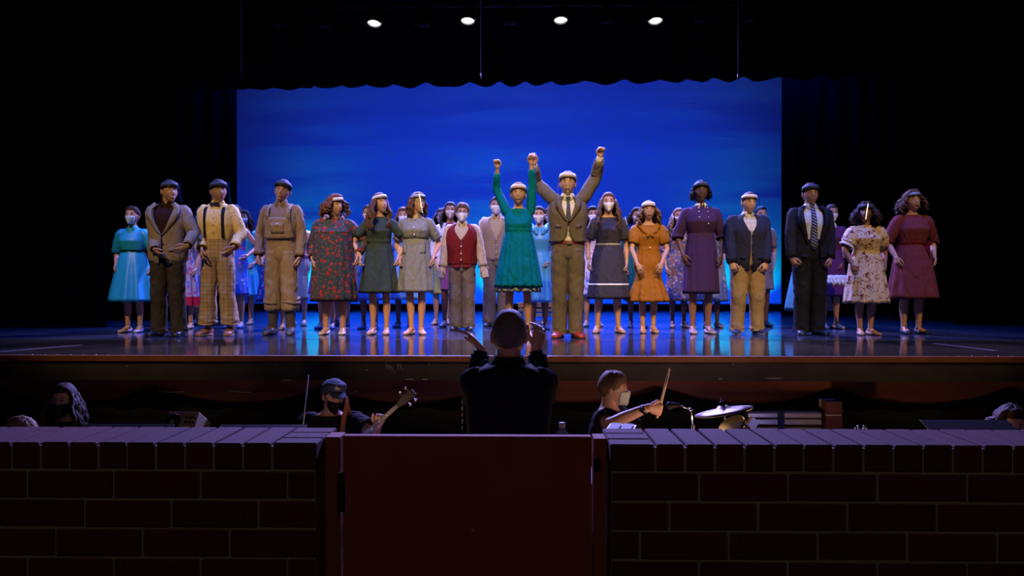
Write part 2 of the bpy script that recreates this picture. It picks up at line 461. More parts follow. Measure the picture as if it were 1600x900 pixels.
# ---- lamp batten with backlights
YL = 12.0
zb = at(800, 22, YL)[2]
mb = MB(); mb.cyl((-5.2, 0, 0), (5.6, 0, 0), 0.024, n=10)
tag(mb.build('lighting_pipe', m_can, loc=(0, YL, zb + 0.12)), 'black lighting pipe carrying the row of stage lamps', 'pipe')
m_glow = emis('lit_lamp_lens', (0.80, 0.93, 1.0), 9.0)
m_dim = emis('dim_blue_lens', (0.02, 0.08, 0.6), 0.10)
def stage_lamp(px, py, lit, label):
    p = at(px, py, YL)
    r = empty('stage_lamp', (p[0], YL, p[2]))
    t = R(62 if lit else 70)     # lens axis tips down from the house
    ax = np.array([0, -math.cos(t), -math.sin(t)]); up = np.array([0, -math.sin(t), math.cos(t)])
    mb = MB(); mb.grid(tube_rings([-ax * 0.30, -ax * 0.26, -ax * 0.1, ax * 0.02], [(0.05, 0.05), (0.085, 0.085), (0.105, 0.105), (0.112, 0.112)], 18, (1, 0, 0)), True, True, False)
    mb.build('can', m_can, r)
    mb = MB(); mb.tube([ax * -0.012, ax * 0.0], 0.100, 18, uref=(1, 0, 0)); mb.build('lens', m_glow if lit else m_dim, r)
    mb = MB()   # half top hat shading the upper side
    n = 14; ang = np.linspace(R(15), R(165), n)
    A = [np.outer(np.cos(ang), [1, 0, 0]) * 0.113 + np.outer(np.sin(ang), up) * 0.113 + ax * d for d in (0.0, 0.10 if lit else 0.15)]
    mb.grid(A, closed=False); solid(mb.build('visor', m_can, r), 0.003, 1)
    mb = MB(); mb.strip([(-0.125, 0, 0.0) - ax * 0.1, (-0.125, 0, 0.14), (0.125, 0, 0.14), (0.125, 0, 0) - ax * 0.1], [(-1, 0, 0), (-.7, 0, .7), (.7, 0, .7), (1, 0, 0)], 0.03, 0.004); mb.build('yoke', m_can, r)
    mb = MB(); mb.box((0, 0, (zb + 0.096 - p[2] + 0.14) / 2), (0.03, 0.06, zb + 0.096 - p[2] - 0.14)); mb.build('clamp', m_can, r, smooth=False)
    tag(r, label, 'stage lamp', 'row of backlights on the pipe')
    return p, ax
for i, (px, py) in enumerate(((585, 33), (731, 29), (876, 28), (1024, 29))):
    p, ax = stage_lamp(px, py, True, 'glowing white stage lamp, ' + ('leftmost of the four lit ones', 'second from left of the four lit ones', 'brightest of the four lit ones, above the suited man', 'rightmost of the four lit ones')[i])
    q = np.array([p[0], YL, p[2]]) + ax * 0.13
    spot('backlight', q, q + np.array([0.0, -3.6, -3.4]), 2500, (0.30, 0.27, 0.95), 95, 0.6, 0.09)
for i, (px, py) in enumerate(((433, 37), (507, 36), (660, 35), (800, 32), (948, 30), (1096, 28), (1172, 27))):
    p, ax = stage_lamp(px, py, False, 'unlit stage lamp on the pipe, ' + ('far left end', 'left of the leftmost lit lamp', 'between first and second lit lamps', 'between second and third lit lamps', 'between third and fourth lit lamps', 'just right of the rightmost lit lamp', 'far right end')[i])
    q = np.array([p[0], YL, p[2]]) + ax * 0.17
    spot('blue_toplight', q, (p[0], 11.6, 0.0), 1000, BLUE, 84, 0.8, 0.09)
m_wire = plain('pale_cable', (0.2, 0.2, 0.24), 0.5, 0.3)
for px, py, w in ((377, 121, 'left'), (751, 118, 'middle'), (1153, 119, 'right')):
    p = at(px, py, 11.0); mb = MB()
    mb.tube([(0, 0, 0), (0.004, 0, 1.2), (-0.003, 0, 3.2)], 0.0055, 6); r = mb.build('hanging_cable', m_wire, loc=p)
    mb = MB(); mb.tube([(0, 0, -0.05), (0, 0, -0.035), (0, 0, 0.03)], [0.007, 0.01, 0.008], 8); mb.build('microphone_capsule', m_can, r)
    tag(r, 'thin pale cable hanging from above the stage, the %s one of three' % w, 'cable', 'cables hanging above the stage')

# ---- brick parapet
def brick_mat(name, c):
    m, nt, b = nmat(name); v = mapping(nt)
    n = nt.nodes.new('ShaderNodeTexNoise'); n.inputs['Scale'].default_value = 60; n.inputs['Detail'].default_value = 5; nt.links.new(v, n.inputs['Vector'])
    mx = nt.nodes.new('ShaderNodeMix'); mx.data_type = 'RGBA'; mx.inputs[6].default_value = c4([x * 0.7 for x in c]); mx.inputs[7].default_value = c4([x * 1.3 for x in c])
    nt.links.new(n.outputs['Fac'], mx.inputs[0]); nt.links.new(mx.outputs[2], b.inputs['Base Color'])
    b.inputs['Roughness'].default_value = 0.85; b.inputs['Specular IOR Level'].default_value = 0.2
    bp = nt.nodes.new('ShaderNodeBump'); bp.inputs['Strength'].default_value = 0.35; bp.inputs['Distance'].default_value = 0.004
    nt.links.new(n.outputs['Fac'], bp.inputs['Height']); nt.links.new(bp.outputs[0], b.inputs['Normal'])
    return m
BR = [brick_mat('brick_red', (0.105, 0.040, 0.036)), brick_mat('brick_dark', (0.088, 0.037, 0.033)), brick_mat('brick_wine', (0.098, 0.034, 0.034))]
m_mortar = plain('mortar', (0.30, 0.275, 0.24), 0.95, 0.1, noise=0.2, nscale=50)
def chamfer_box(sx, sy, sz, c=0.004):
    V = []; x, y, z = sx / 2, sy / 2, sz / 2
    for zz, q in ((-z, c), (-z + c, 0), (z - c, 0), (z, c)):
        V += [(-x + q, -y + q, zz), (x - q, -y + q, zz), (x - q, y - q, zz), (-x + q, y - q, zz)]
    mb = MB(); r = [np.array(V[i * 4:i * 4 + 4]) for i in range(4)]
    mb.grid(r, True, False, False); mb.add(r[0], [(3, 2, 1, 0)]); mb.add(r[3], [(0, 1, 2, 3)])
    return mb
_bm = {}
def brick(parent, c, size, rng):
    key = (round(size[0], 4), round(size[1], 4), round(size[2], 4), rng.randrange(3))
    c = Vector(c) - parent.location
    if key in _bm:
        o = bpy.data.objects.new('brick', _bm[key]); COL.objects.link(o); o.parent = parent
    else:
        o = chamfer_box(*size).build('brick', BR[key[3]], parent, smooth=False); _bm[key] = o.data
    o.location = c + Vector((rng.uniform(-.0012, .0012), rng.uniform(-.0015, .0015), rng.uniform(-.001, .001)))
    o.rotation_euler = (0, 0, rng.uniform(-0.004, 0.004))
    return o
PIT = 0.1016; J = 0.010
def parapet(name, xe, xo, seed):
    """brick wall with its gate end at xe running to xo"""
    rng = random.Random(seed); sg = 1 if xo > xe else -1
    x0, x1 = min(xe, xo), max(xe, xo)
    core = slab(name, x0 + 0.004, x1 - 0.004, WALLY + 0.006, WALLY + WALLT - 0.006, HALLZ, WALLZ - 0.013, m_mortar)
    # coping: three cut bricks laid lengthwise at the gate end, then rowlock bricks
    L = 0.15
    for dpt, wdt, ln in ((0.046, 0.092, L), (0.1525, 0.096, L), (0.259, 0.092, L)):
        brick(core, (xe + sg * ln / 2, WALLY + dpt, WALLZ - 0.046), (ln, wdt, 0.092), rng)
    n = int((abs(xo - xe) - L - J) / PIT)
    for i in range(n):
        brick(core, (xe + sg * (L + J + PIT * (i + 0.5) - J / 2), WALLY + WALLT / 2, WALLZ - 0.046), (PIT - J, WALLT, 0.092), rng)
    # stretcher courses in both faces
    for k in range(6):
        z = WALLZ - PIT * (k + 1) - 0.046
        off = (0.0, 2 / 3, 1 / 3)[k % 3] if sg > 0 else (1 / 3, 2 / 3, 0.0)[k % 3]
        x = xe; first = True
        while abs(x - xe) < abs(xo - xe) - 0.02:
            ln = 3 * PIT if not first or off == 0 else 3 * PIT * off
            first = False
            ln = min(ln, abs(xo - x) )
            if ln > 0.03:
                brick(core, (x + sg * (ln / 2), WALLY + 0.046, z), (ln - J, 0.092, PIT - J), rng)
            x += sg * ln
    return core
XE_L = at(494, 694, WALLY)[0]; XE_R = at(954, 694, WALLY)[0]
parapet('wall_left', XE_L, -3.1, 11)
parapet('wall_right', XE_R, 3.1, 12)

# ---- gate in the parapet
m_gate = plain('dark_red_gate_laminate', (0.33, 0.085, 0.055), 0.75, 0.12, noise=0.15, nscale=5)
m_post = plain('brown_gate_post', (0.28, 0.085, 0.04), 0.75, 0.15, noise=0.2, nscale=8)
GY = WALLY + 0.11
for w, pxa, pxb, py in (('left', 511, 531, 676), ('right', 928, 948, 677)):
    xa = at(pxa, 700, GY)[0]; xb = at(pxb, 700, GY)[0]
    # post reaches the brick end
    xa2, xb2 = (XE_L + 0.002, xb) if w == 'left' else (xa, XE_R - 0.002)
    zt = at(520, py + 7, GY)[2]
    mb = MB(); mb.box((0, 0, (zt - HALLZ) / 2), (xb2 - xa2, 0.10, zt - HALLZ))
    o = bevel(mb.build('gate_post', m_post, smooth=False, loc=((xa2 + xb2) / 2, GY + 0.05, HALLZ)), 0.004)
    tag(o, 'brown wooden post at the %s side of the red gate' % w, 'post', 'posts of the parapet gate')
xa = at(532, 700, GY)[0]; xb = at(927, 700, GY)[0]; zt = at(700, 681.5, GY + 0.01)[2]
g = empty('gate', ((xa + xb) / 2, GY + 0.03, HALLZ))
mb = MB(); mb.box((0, 0, (zt - HALLZ) / 2 + 0.02), (xb - xa - 0.012, 0.042, zt - HALLZ - 0.04)); bevel(mb.build('panel', m_gate, g, smooth=False), 0.003)
m_hinge = plain('black_hinge', (0.01, 0.01, 0.01), 0.5, 0.3)
for px, pya, pyb in ((529, 738, 800), (930, 716, 736)):
    p0 = at(px, pya, GY - 0.003); p1 = at(px, pyb, GY - 0.003)
    mb = MB(); mb.tube([(0, 0, 0), (0, 0, p1[2] - p0[2])], 0.006, 8, uref=(1, 0, 0)); mb.box((0.012, 0.004, (p1[2] - p0[2]) / 2), (0.02, 0.004, p0[2] - p1[2]))
    mb.build('hinge' if px < 700 else 'latch', m_hinge, g, loc=p0 - np.array(g.location))
p = at(738, 830, GY + 0.008); mb = MB(); mb.ell((0, 0, 0), (0.006, 0.002, 0.008)); mb.build('scuff_mark', plain('pale_scuff_mark', (.3, .3, .3)), g, loc=p - np.array(g.location))
tag(g, 'dark red wooden gate between the two brick parapet walls', 'gate')

# ---- cloth skirt under the stage with sagging top
def sag(x):
    u = (x * 0.72 + 0.2) % 1.0
    return -0.275 - 0.13 * (1 - (2 * u - 1) ** 2)
drape('pit_skirt', -7.5, 7.5, EDGE + 0.24, PITZ, -0.2, m_pitcloth, 40, 0.018, 'black cloth skirt sagging in swags below the stage edge', 'curtain', top=sag, seed=21, kz=3)
# ================================================================== people
# local frame of a person: feet at z = 0, facing -Y, image left is -X.  Sizes are metres of a 1.75 m figure times p.sc
MALE = np.array([[0.78, .10, .085, 0], [0.86, .160, .112, .01], [0.95, .163, .115, .01], [1.05, .150, .105, 0], [1.15, .152, .108, -.005], [1.27, .170, .118, -.005],
                 [1.36, .178, .112, 0], [1.412, .164, .094, .005], [1.447, .126, .076, .008], [1.470, .082, .064, .008], [1.50, .059, .060, .003], [1.56, .055, .058, -.006], [1.60, .05, .055, -.008]])
FEM = np.array([[0.78, .10, .085, 0], [0.88, .170, .118, .01], [0.96, .163, .115, .008], [1.06, .130, .098, 0], [1.12, .122, .092, -.002], [1.21, .138, .108, -.012], [1.275, .147, .120, -.020],
                [1.345, .150, .104, -.006], [1.40, .144, .084, .002], [1.438, .108, .067, .006], [1.462, .066, .055, .006], [1.49, .049, .050, .002], [1.56, .046, .049, -.006], [1.60, .043, .047, -.008]])

def skin_mat(key):
    c = {'light': (0.52, 0.29, 0.19), 'fair': (0.58, 0.34, 0.235), 'tan': (0.43, 0.23, 0.135), 'brown': (0.27, 0.13, 0.075), 'dark': (0.14, 0.065, 0.038), 'stocking': (0.52, 0.27, 0.13)}[key]
    return plain('skin_' + key, c, 0.5, 0.35, noise=0.06, nscale=20)
def hair_mat(key):
    c = {'black': (0.012, 0.010, 0.010), 'dark': (0.035, 0.020, 0.014), 'brown': (0.10, 0.05, 0.028), 'chestnut': (0.14, 0.055, 0.028), 'blond': (0.36, 0.22, 0.09), 'sandy': (0.16, 0.095, 0.045), 'grey': (0.13, 0.12, 0.12)}[key]
    return plain('hair_' + key, c, 0.6, 0.2, noise=0.45, nscale=60, bump=0.4, bscale=120)
m_eyew = plain('eye_white', (0.75, 0.72, 0.68), 0.3, 0.5, noise=0)
m_iris = plain('eye_dark', (0.02, 0.012, 0.008), 0.2, 0.5, noise=0)
m_lip = {'nat': plain('lips_natural', (0.42, 0.16, 0.12), 0.45, 0.4, noise=0), 'red': plain('lips_red', (0.38, 0.02, 0.03), 0.4, 0.4, noise=0), 'dk': plain('lips_deep', (0.18, 0.06, 0.05), 0.45, 0.4, noise=0)}
m_teeth = plain('teeth', (0.8, 0.77, 0.7), 0.3, 0.5, noise=0)

def head_surf(a, b, fem=False):
    """template head (metres, centred), a = longitude from the face, b = latitude"""
    a = np.asarray(a, float); b = np.asarray(b, float)
    x = np.cos(b) * np.sin(a); y = -np.cos(b) * np.cos(a); z = np.sin(b)
    k = np.clip(-z, 0, 1); fr = np.clip(-y, 0, 1)
    rd = np.where(z > 0, np.cos(b) ** -0.22, 1.0)
    px = x * rd * 0.074; py = y * rd * np.where(y > 0, 0.100, 0.090); pz = z * np.where(z > 0, 0.113, 0.117)
    px = px * (1 - (0.30 if not fem else 0.36) * k ** 1.6) * np.where(z > 0.3, 1 - 0.06 * (z - 0.3), 1)
    py = np.where(y > 0, py * (1 - 0.42 * k), py)
    py = py - 0.030 * k ** 1.3 * np.clip(np.cos(a), 0, 1) ** 0.7 * np.where(k > 0.95, (1 - k) / 0.05 * 1.0, 1)
    g = lambda cx, cz, sx, sz: np.exp(-((np.abs(px) - cx) / sx) ** 2 - ((pz - cz) / sz) ** 2)
    on = (fr > 0.05)
    d = 0.024 * np.exp(-(px / 0.011) ** 2) * np.clip(1 - np.abs((pz + 0.020) / 0.036), 0, 1) ** 0.8 + 0.006 * g(0.0, -0.028, 0.017, 0.010)
    d = d + 0.004 * np.exp(-((pz - 0.030) / 0.009) ** 2) * np.exp(-(px / 0.05) ** 2) - 0.008 * g(0.031, 0.013, 0.014, 0.010)
    d = d + 0.005 * g(0.0, -0.062, 0.024, 0.010) + 0.008 * g(0.0, -0.098, 0.020, 0.013) + 0.004 * g(0.042, -0.030, 0.018, 0.020)
    py = py - np.where(on, d, 0)
    return np.stack([px, py, pz], -1)

class Person:
    pass

def rot3(yaw=0, pitch=0, roll=0):
    """yaw > 0 turns the face towards image right, pitch > 0 looks up, roll > 0 tips the crown to image right"""
    return np.array(Matrix.Rotation(yaw, 3, 'Z') @ Matrix.Rotation(-pitch, 3, 'X') @ Matrix.Rotation(roll, 3, 'Y'))

def two_bone(S, W, l1, l2, pole):
    S, W = np.asarray(S, float), np.asarray(W, float); d = W - S; L = np.linalg.norm(d)
    if L > (l1 + l2) * 0.998: W = S + d / L * (l1 + l2) * 0.998; d = W - S; L = np.linalg.norm(d)
    u = d / L; a = (l1 * l1 - l2 * l2 + L * L) / (2 * L); h = math.sqrt(max(0, l1 * l1 - a * a))
    p = np.asarray(pole, float); p = p - u * (p @ u); p = nz(p)
    return S + u * a + p * h, W

def hand(mb, w, d, thumb, side, sc, curl=0.3, thumb_curl=0.3, spread=0.0, fist=False):
    d = nz(d); s = np.asarray(thumb, float); s = s - d * (s @ d)
    if np.linalg.norm(s) < 0.05: s = np.array([0.0, -0.3, 1.0]); s = s - d * (s @ d)
    s = nz(s); n = side * np.cross(d, s)
    k = sc
    rings = []; a = np.linspace(0, 2 * PI, 10, endpoint=False)
    for t, wd, th in ((-0.012, .026, .021), (0.012, .028, .020), (0.04, .038, .0175), (0.07, .041, .0155), (0.092, .037, .012)):
        rings.append(w + d * t * k + np.outer(np.cos(a) * wd * k, s) + np.outer(np.sin(a) * th * k, n))
    mb.grid(rings, True, True, True)
    ca = (1.35, 1.75, 1.2) if fist else (0.95 * curl + 0.08, 1.35 * curl + 0.1, 0.9 * curl + 0.06)
    for off, ln, sp in ((.029, .072, .12), (.010, .080, .03), (-.010, .075, -.05), (-.028, .059, -.16)):
        b0 = w + d * 0.082 * k + s * off * k
        fd = nz(d + s * sp * (spread + 0.25)); ang = 0.0; P = [b0 - fd * 0.012 * k]; rr = [.0092]
        pos = b0
        for sg, c, r in zip((.46, .30, .24), ca, (.0092, .0082, .0068)):
            ang += c; dr = fd * math.cos(ang) + n * math.sin(ang)
            P.append(pos + dr * 0.002); rr.append(r * 1.04); pos = pos + dr * ln * sg * k; P.append(pos - dr * 0.003); rr.append(r * 0.95)
        P.append(pos + dr * 0.004 * k); rr.append(.003)
        mb.tube(P, [r * k for r in rr], 6, uref=s)
    t0 = w + d * 0.022 * k + s * 0.026 * k
    t1 = t0 + nz(d * 0.75 + s * 0.65 + n * 0.30) * 0.042 * k
    d2 = nz(d * 0.9 + s * (0.35 - thumb_curl) + n * (0.15 + thumb_curl)); t2 = t1 + d2 * 0.032 * k
    d3 = nz(d * (0.9 - 0.5 * thumb_curl) + s * (0.2 - thumb_curl) + n * (0.1 + thumb_curl)); t3 = t2 + d3 * 0.026 * k
    mb.tube([t0 - d * 0.01 * k, t0, t1, t2, t3, t3 + d3 * 0.004 * k], [.012 * k, .0145 * k, .011 * k, .0098 * k, .0082 * k, .003 * k], 7, uref=n)

def make_person(label, pos, H, sex='m', g=1.0, yaw=0.0, skin='light', legs_skin=None, hair='brown', head=(0, 0, 0), lip=None, mouth='smile', arms=None, hands=None,
                stance=0.10, toes=0.2, seated=False, lean=0.0, shoulder=1.0, group='cast lined up across the stage', eyes=True, hs=1.07):
    p = Person(); p.label = label
    p.sc = sc = H / 1.75; p.sex = sex; p.g = g; p.fem = sex == 'f'; p.H = H
    root = empty('person', pos, yaw); p.root = root
    tag(root, label, 'person', group)
    p.dz = dz = -0.43 if seated else 0.0
    T = (FEM if p.fem else MALE).copy()
    w = np.clip((1.47 - T[:, 0]) / 0.1, 0, 1)
    T[:, 1] *= 1 + (g - 1) * w * np.where(T[:, 0] > 1.33, 0.55, 1); T[:, 2] *= 1 + (g - 1) * w * np.where(T[:, 0] > 1.33, 0.6, 1.15)
    if shoulder != 1: T[:, 1] *= np.where((T[:, 0] > 1.2) & (T[:, 0] < 1.46), shoulder, 1)
    T[:, 0] += dz; T *= sc
    p.T = T
    def prof(z, off=0.0):
        return np.array([np.interp(z, T[:, 0], T[:, 1]) + off, np.interp(z, T[:, 0], T[:, 2]) + off, np.interp(z, T[:, 0], T[:, 3])])
    p.prof = prof
    def surf(x, z, off=0.0, back=False):
        rx, ry, yc = prof(z, off); t = min(0.98, abs(x) / rx); y = ry * math.sqrt(1 - t ** 2.3) ** 1.0
        return np.array([x, yc + (y if back else -y), z])
    p.surf = surf
    Z = lambda z: (z + dz) * sc
    p.Z = Z
    # ---- joints
    shx = (0.150 if p.fem else 0.166) * sc * (1 + (g - 1) * 0.5) * shoulder; shz = Z(1.374 if p.fem else 1.398)
    p.sh = {s: np.array([s * shx, 0.0, shz]) for s in (-1, 1)}
    l1, l2 = 0.285 * sc, 0.250 * sc
    p.el, p.wr, p.hd = {}, {}, {}
    arms = arms or {}
    for s in (-1, 1):
        A = dict(arms.get(s, {}))
        up = A.get('raise', 0.0)
        if up: p.sh[s] = p.sh[s] + np.array([-s * 0.012, 0, 0.055 * up]) * sc
        if 'wrist' in A: W = np.asarray(A['wrist'], float)
        else:
            W = np.array([s * (shx + (0.035 + 0.07 * (g - 1)) * sc), -0.035 * sc, Z(0.87)])
        E, W = two_bone(p.sh[s], W, l1, l2, A.get('pole', (s * 0.55, 0.8, -0.1)))
        if 'elbow' in A: E, W = np.asarray(A['elbow'], float), np.asarray(A['wrist'], float)
        p.el[s], p.wr[s] = E, W
        p.hd[s] = nz(A['dir']) if 'dir' in A else nz(nz(W - E) + np.array([0, -0.05, -0.05]))
    # ---- body: torso with neck, legs with feet, arms with hands, head with face - one mesh
    mb = MB(); SK, LEG, EW, IR, LIP, BROW, TE = range(7)
    rings = []
    ar = np.linspace(0, 2 * PI, 20, endpoint=False)
    for i, (z, rx, ry, yc) in enumerate(crv(T, 26)):
        kk = (0.95 if z > Z(0.93) else 0.72) if z < Z(1.44) else 1.0
        rings.append(np.stack([rx * kk * np.sin(ar), yc - ry * kk * np.cos(ar), np.full(20, z)], 1))
    mb.grid(rings, True, True, True, SK)
    hipz = Z(0.90); p.ankle = {}; p.knee = {}; p.hip = {}
    lg = 1 + (g - 1) * 0.75; fl = 0.88 if p.fem else 1.0
    for s in (-1, 1):
        hx = s * 0.085 * sc * (1 + (g - 1) * 0.6); ax = s * stance * sc
        hp = np.array([hx, 0.005, hipz])
        if seated: kn = np.array([s * 0.13, -0.42, 0.47]) * sc; an = np.array([s * 0.13, -0.40, 0.085]) * sc
        else: kn = np.array([(hx + ax) / 2, -0.012, 0.485 * sc]); an = np.array([ax, 0.02, 0.085 * sc])
        p.hip[s], p.knee[s], p.ankle[s] = hp, kn, an
        mid = (hp + kn) / 2; cf = kn * 0.62 + an * 0.38 + np.array([0, 0.022 * sc, 0])
        low = kn * 0.25 + an * 0.75 + np.array([0, 0.008 * sc, 0])
        K = np.array([list(hp) + [.088 * lg, .092 * lg], list(mid) + [.074 * lg, .078 * lg], list(kn * .93 + hp * .07) + [.056 * lg, .060 * lg], list(kn) + [.052 * lg, .057 * lg], list(cf) + [.053 * lg, .058 * lg], list(low) + [.037 * (lg + 1) / 2, .040 * (lg + 1) / 2],
                      list(an) + [.033 * (lg + 1) / 2, .038 * (lg + 1) / 2], list(an + np.array([0, 0.0, -0.03 * sc])) + [.034, .042]])
        K[:, 3:] *= sc * fl
        C = crv(K, 22)
        mb.grid(tube_rings(C[:, :3], C[:, 3:], 12, (1, 0, 0)), True, True, True, LEG)
        # foot: sections from heel to toe
        ta = s * toes; fd = np.array([math.sin(ta), -math.cos(ta), 0]); fs = np.array([math.cos(ta), math.sin(ta), 0]); up = np.array([0, 0, 1.0])
        b0 = np.array([an[0], an[1], 0]); FR = []
        for t, wd, h0, h1 in ((-.058, .022, .012, .05), (-.045, .030, .008, .085), (0.0, .033, .008, .105), (.05, .036, .010, .085), (.10, .043, .008, .058), (.145, .042, .008, .042), (.18, .030, .010, .034), (.192, .012, .014, .028)):
            c = b0 + fd * t * sc + up * (h0 + h1) / 2 * sc; aa = np.linspace(0, 2 * PI, 10, endpoint=False)
            FR.append(c + np.outer(np.cos(aa) * wd * sc * fl, fs) + np.outer(np.sin(aa) * (h1 - h0) / 2 * sc, up))
        mb.grid(FR, True, True, True, LEG)
        if s == -1: p.foot = {}
        p.foot[s] = (b0, fd, fs)
    af = 0.86 if p.fem else 1.0; ag = 1 + (g - 1) * 0.8
    p.armr = np.array([.051, .048, .042, .040, .035, .026]) * sc * af * ag
    for s in (-1, 1):
        S, E, W = p.sh[s], p.el[s], p.wr[s]; r = p.armr
        inner = S + np.array([-s * 0.05 * sc, 0, -0.01 * sc])
        K = [list(inner) + [r[0], r[0] * 1.1], list(S) + [r[0] * .98, r[0] * 1.05], list(S * .5 + E * .5) + [r[1] * .95, r[1]], list(E) + [r[2] * .88, r[2] * .92], list(E * .65 + W * .35) + [r[4] * 1.08, r[4] * 1.08], list(E * .15 + W * .85) + [r[5] * 1.1, r[5] * 0.95], list(W) + [r[5], r[5] * .82]]
        K[-1][3:] = [.026 * sc * (af + 1) / 2, .021 * sc * (af + 1) / 2]
        C = crv(K, 20); th = (arms.get(s, {}) or {}).get('thumb', (0, -1, 0.0))
        mb.grid(tube_rings(C[:, :3], C[:, 3:], 12, th), True, True, True, SK)
        hp_ = (hands or {}).get(s, {})
        mb.cur = SK
        s_ = np.asarray(th, float); s_ = nz(s_ - p.hd[s] * (s_ @ p.hd[s])); p.grip = getattr(p, 'grip', {}); p.grip[s] = (W + p.hd[s] * .085 * sc + s * np.cross(p.hd[s], s_) * .024 * sc, s_)
        hand(mb, W, p.hd[s], th, s, sc * (0.95 if p.fem else 1.03), **hp_)
    # head
    hsc = sc ** 0.6 * (0.97 if p.fem else 1.0) * hs; p.hsc = hsc
    piv = np.array([0, 0.01 * sc, Z(1.52)]); ctr = np.array([0, -0.020 * sc, Z(1.508) + 0.096 * sc ** 0.5 * hs])
    Rm = rot3(*[R(v) for v in head]); p.Rm = Rm
    def HT(P): return (np.asarray(P) * hsc + (ctr - piv)) @ Rm.T + piv
    p.HT = HT
    na, nb = 36, 26
    A = np.linspace(-PI, PI, na, endpoint=False); rings = []
    # denser in the face
    A = A - 0.35 * np.sin(A)
    for b in np.linspace(-PI / 2 + 0.03, PI / 2 - 0.03, nb):
        rings.append(HT(head_surf(A, np.full(na, b), p.fem)))
    mb.grid(rings, True, True, True, SK)
    for s in (-1, 1):
        rz = rot3(yaw=s * 0.25)
        mb.ell(HT((s * 0.0745, 0.012, -0.005)), np.array((.011, .018, .031)) * hsc, Rm @ rz, 8, 6, SK)
        if eyes:
            e = head_surf(math.atan2(s * 0.031, 0.085), math.asin(0.013 / 0.117))
            mb.ell(HT(e + np.array([0, 0.0015, 0])), np.array((.0135, .0055, .0068)) * hsc, Rm, 8, 5, EW)
            mb.ell(HT(e + np.array([0, -0.0022, 0])), np.array((.0068, .004, .0066)) * hsc, Rm, 8, 5, IR)
            mb.tube([HT(e + np.array([s * q, -0.0035 + abs(q) * .12, 0.0085 - (q * 22) ** 2 * 0.01])) for q in (-.014, -.005, .006, .015)], [.0012 * hsc, .0025 * hsc, .0025 * hsc, .001 * hsc], 5, IR)
            mb.tube([HT(e + np.array([s * q, -0.0065 + abs(q) * 0.25 * (q > 0), 0.0205 + h])) for q, h in ((-.016, -.002), (-.004, .002), (.010, .003), (.020, -.002))], [.002 * hsc, .0034 * hsc, .003 * hsc, .0014 * hsc], 5, BROW)
    m0 = head_surf(0.0, math.asin(-0.064 / 0.117))
    if mouth == 'open':
        mb.ell(HT(m0 + np.array([0, 0.001, -0.004])), np.array((.021, .007, .014)) * hsc, Rm, 10, 6, LIP)
        mb.ell(HT(m0 + np.array([0, -0.003, -0.004])), np.array((.015, .005, .009)) * hsc, Rm, 10, 6, IR)
        mb.ell(HT(m0 + np.array([0, -0.0055, 0.0015])), np.array((.012, .0032, .0028)) * hsc, Rm, 8, 5, TE)
    elif mouth == 'grin':
        mb.tube([HT(m0 + np.array([q, abs(q) * .35 - .002, q * q * 16 - .003])) for q in (-.026, -.013, 0, .013, .026)], np.array([.003, .0065, .0075, .0065, .003]) * hsc, 6, LIP)
        mb.tube([HT(m0 + np.array([q, abs(q) * .35 - .0075, q * q * 16 - .0025])) for q in (-.018, -.009, 0, .009, .018)], np.array([.001, .003, .0035, .003, .001]) * hsc, 5, TE)
    else:
        u = 10 if mouth == 'smile' else 0
        mb.tube([HT(m0 + np.array([q, abs(q) * .3 - .0005, q * q * u + .003])) for q in (-.023, -.010, 0, .010, .023)], np.array([.002, .0042, .0038, .0042, .002]) * hsc, 6, LIP)
        mb.tube([HT(m0 + np.array([q, abs(q) * .3, q * q * u - .0045])) for q in (-.020, -.010, 0, .010, .020)], np.array([.002, .005, .0055, .005, .002]) * hsc, 6, LIP)
    lk = lip or ('red' if p.fem else 'nat')
    if skin == 'dark' and lip is None: lk = 'dk'
    p.skin = skin_mat(skin); p.hairm = hair_mat(hair)
    p.body = mb.build('body', [p.skin, skin_mat(legs_skin) if legs_skin else p.skin, m_eyew, m_iris, m_lip[lk], p.hairm, m_teeth], root)
    return p

# ------------------------------------------------------------------ hair
def hairline(a, fr=0.62, sd=0.30, bk=-0.55):
    a = np.abs((np.asarray(a) + PI) % (2 * PI) - PI)
    return np.interp(a, [0, 0.75, 1.15, 1.45, 1.75, 2.2, PI], [fr, fr, sd, sd - 0.12, -0.1, bk * 0.85, bk])

def hair_cap(p, th=0.014, fr=0.62, sd=0.30, bk=-0.55, puff=0.0, curl=0.0, seed=0, mb=None, na=44, nb=12):
    rng = np.random.RandomState(seed); mb = mb or MB()
    A = np.linspace(-PI, PI, na, endpoint=False); b0 = hairline(A, fr, sd, bk); rings = []
    ph = rng.uniform(0, 6, 4)
    for i in range(nb + 1):
        t = i / nb; b = b0 + (PI / 2 - 0.04 - b0) * t
        P = head_surf(A, b, p.fem); n = P / np.linalg.norm(P, axis=1, keepdims=True)
        o = th * (0.25 + 0.75 * min(1, t * 3.2)) + puff * math.sin(min(1, t * 1.3 + 0.15) * PI) * 1.0
        w = o + curl * (np.sin(A * 9 + ph[0] + t * 7) * np.sin(t * 11 + ph[1] + A * 3)) + 0.0022 * np.sin(A * 21 + ph[2] + t * 3)
        rings.append(p.HT(P + n * w[:, None]))
    rings.insert(0, p.HT(head_surf(A, b0, p.fem) * 0.985))
    mb.grid(rings, True, False, True)
    return mb

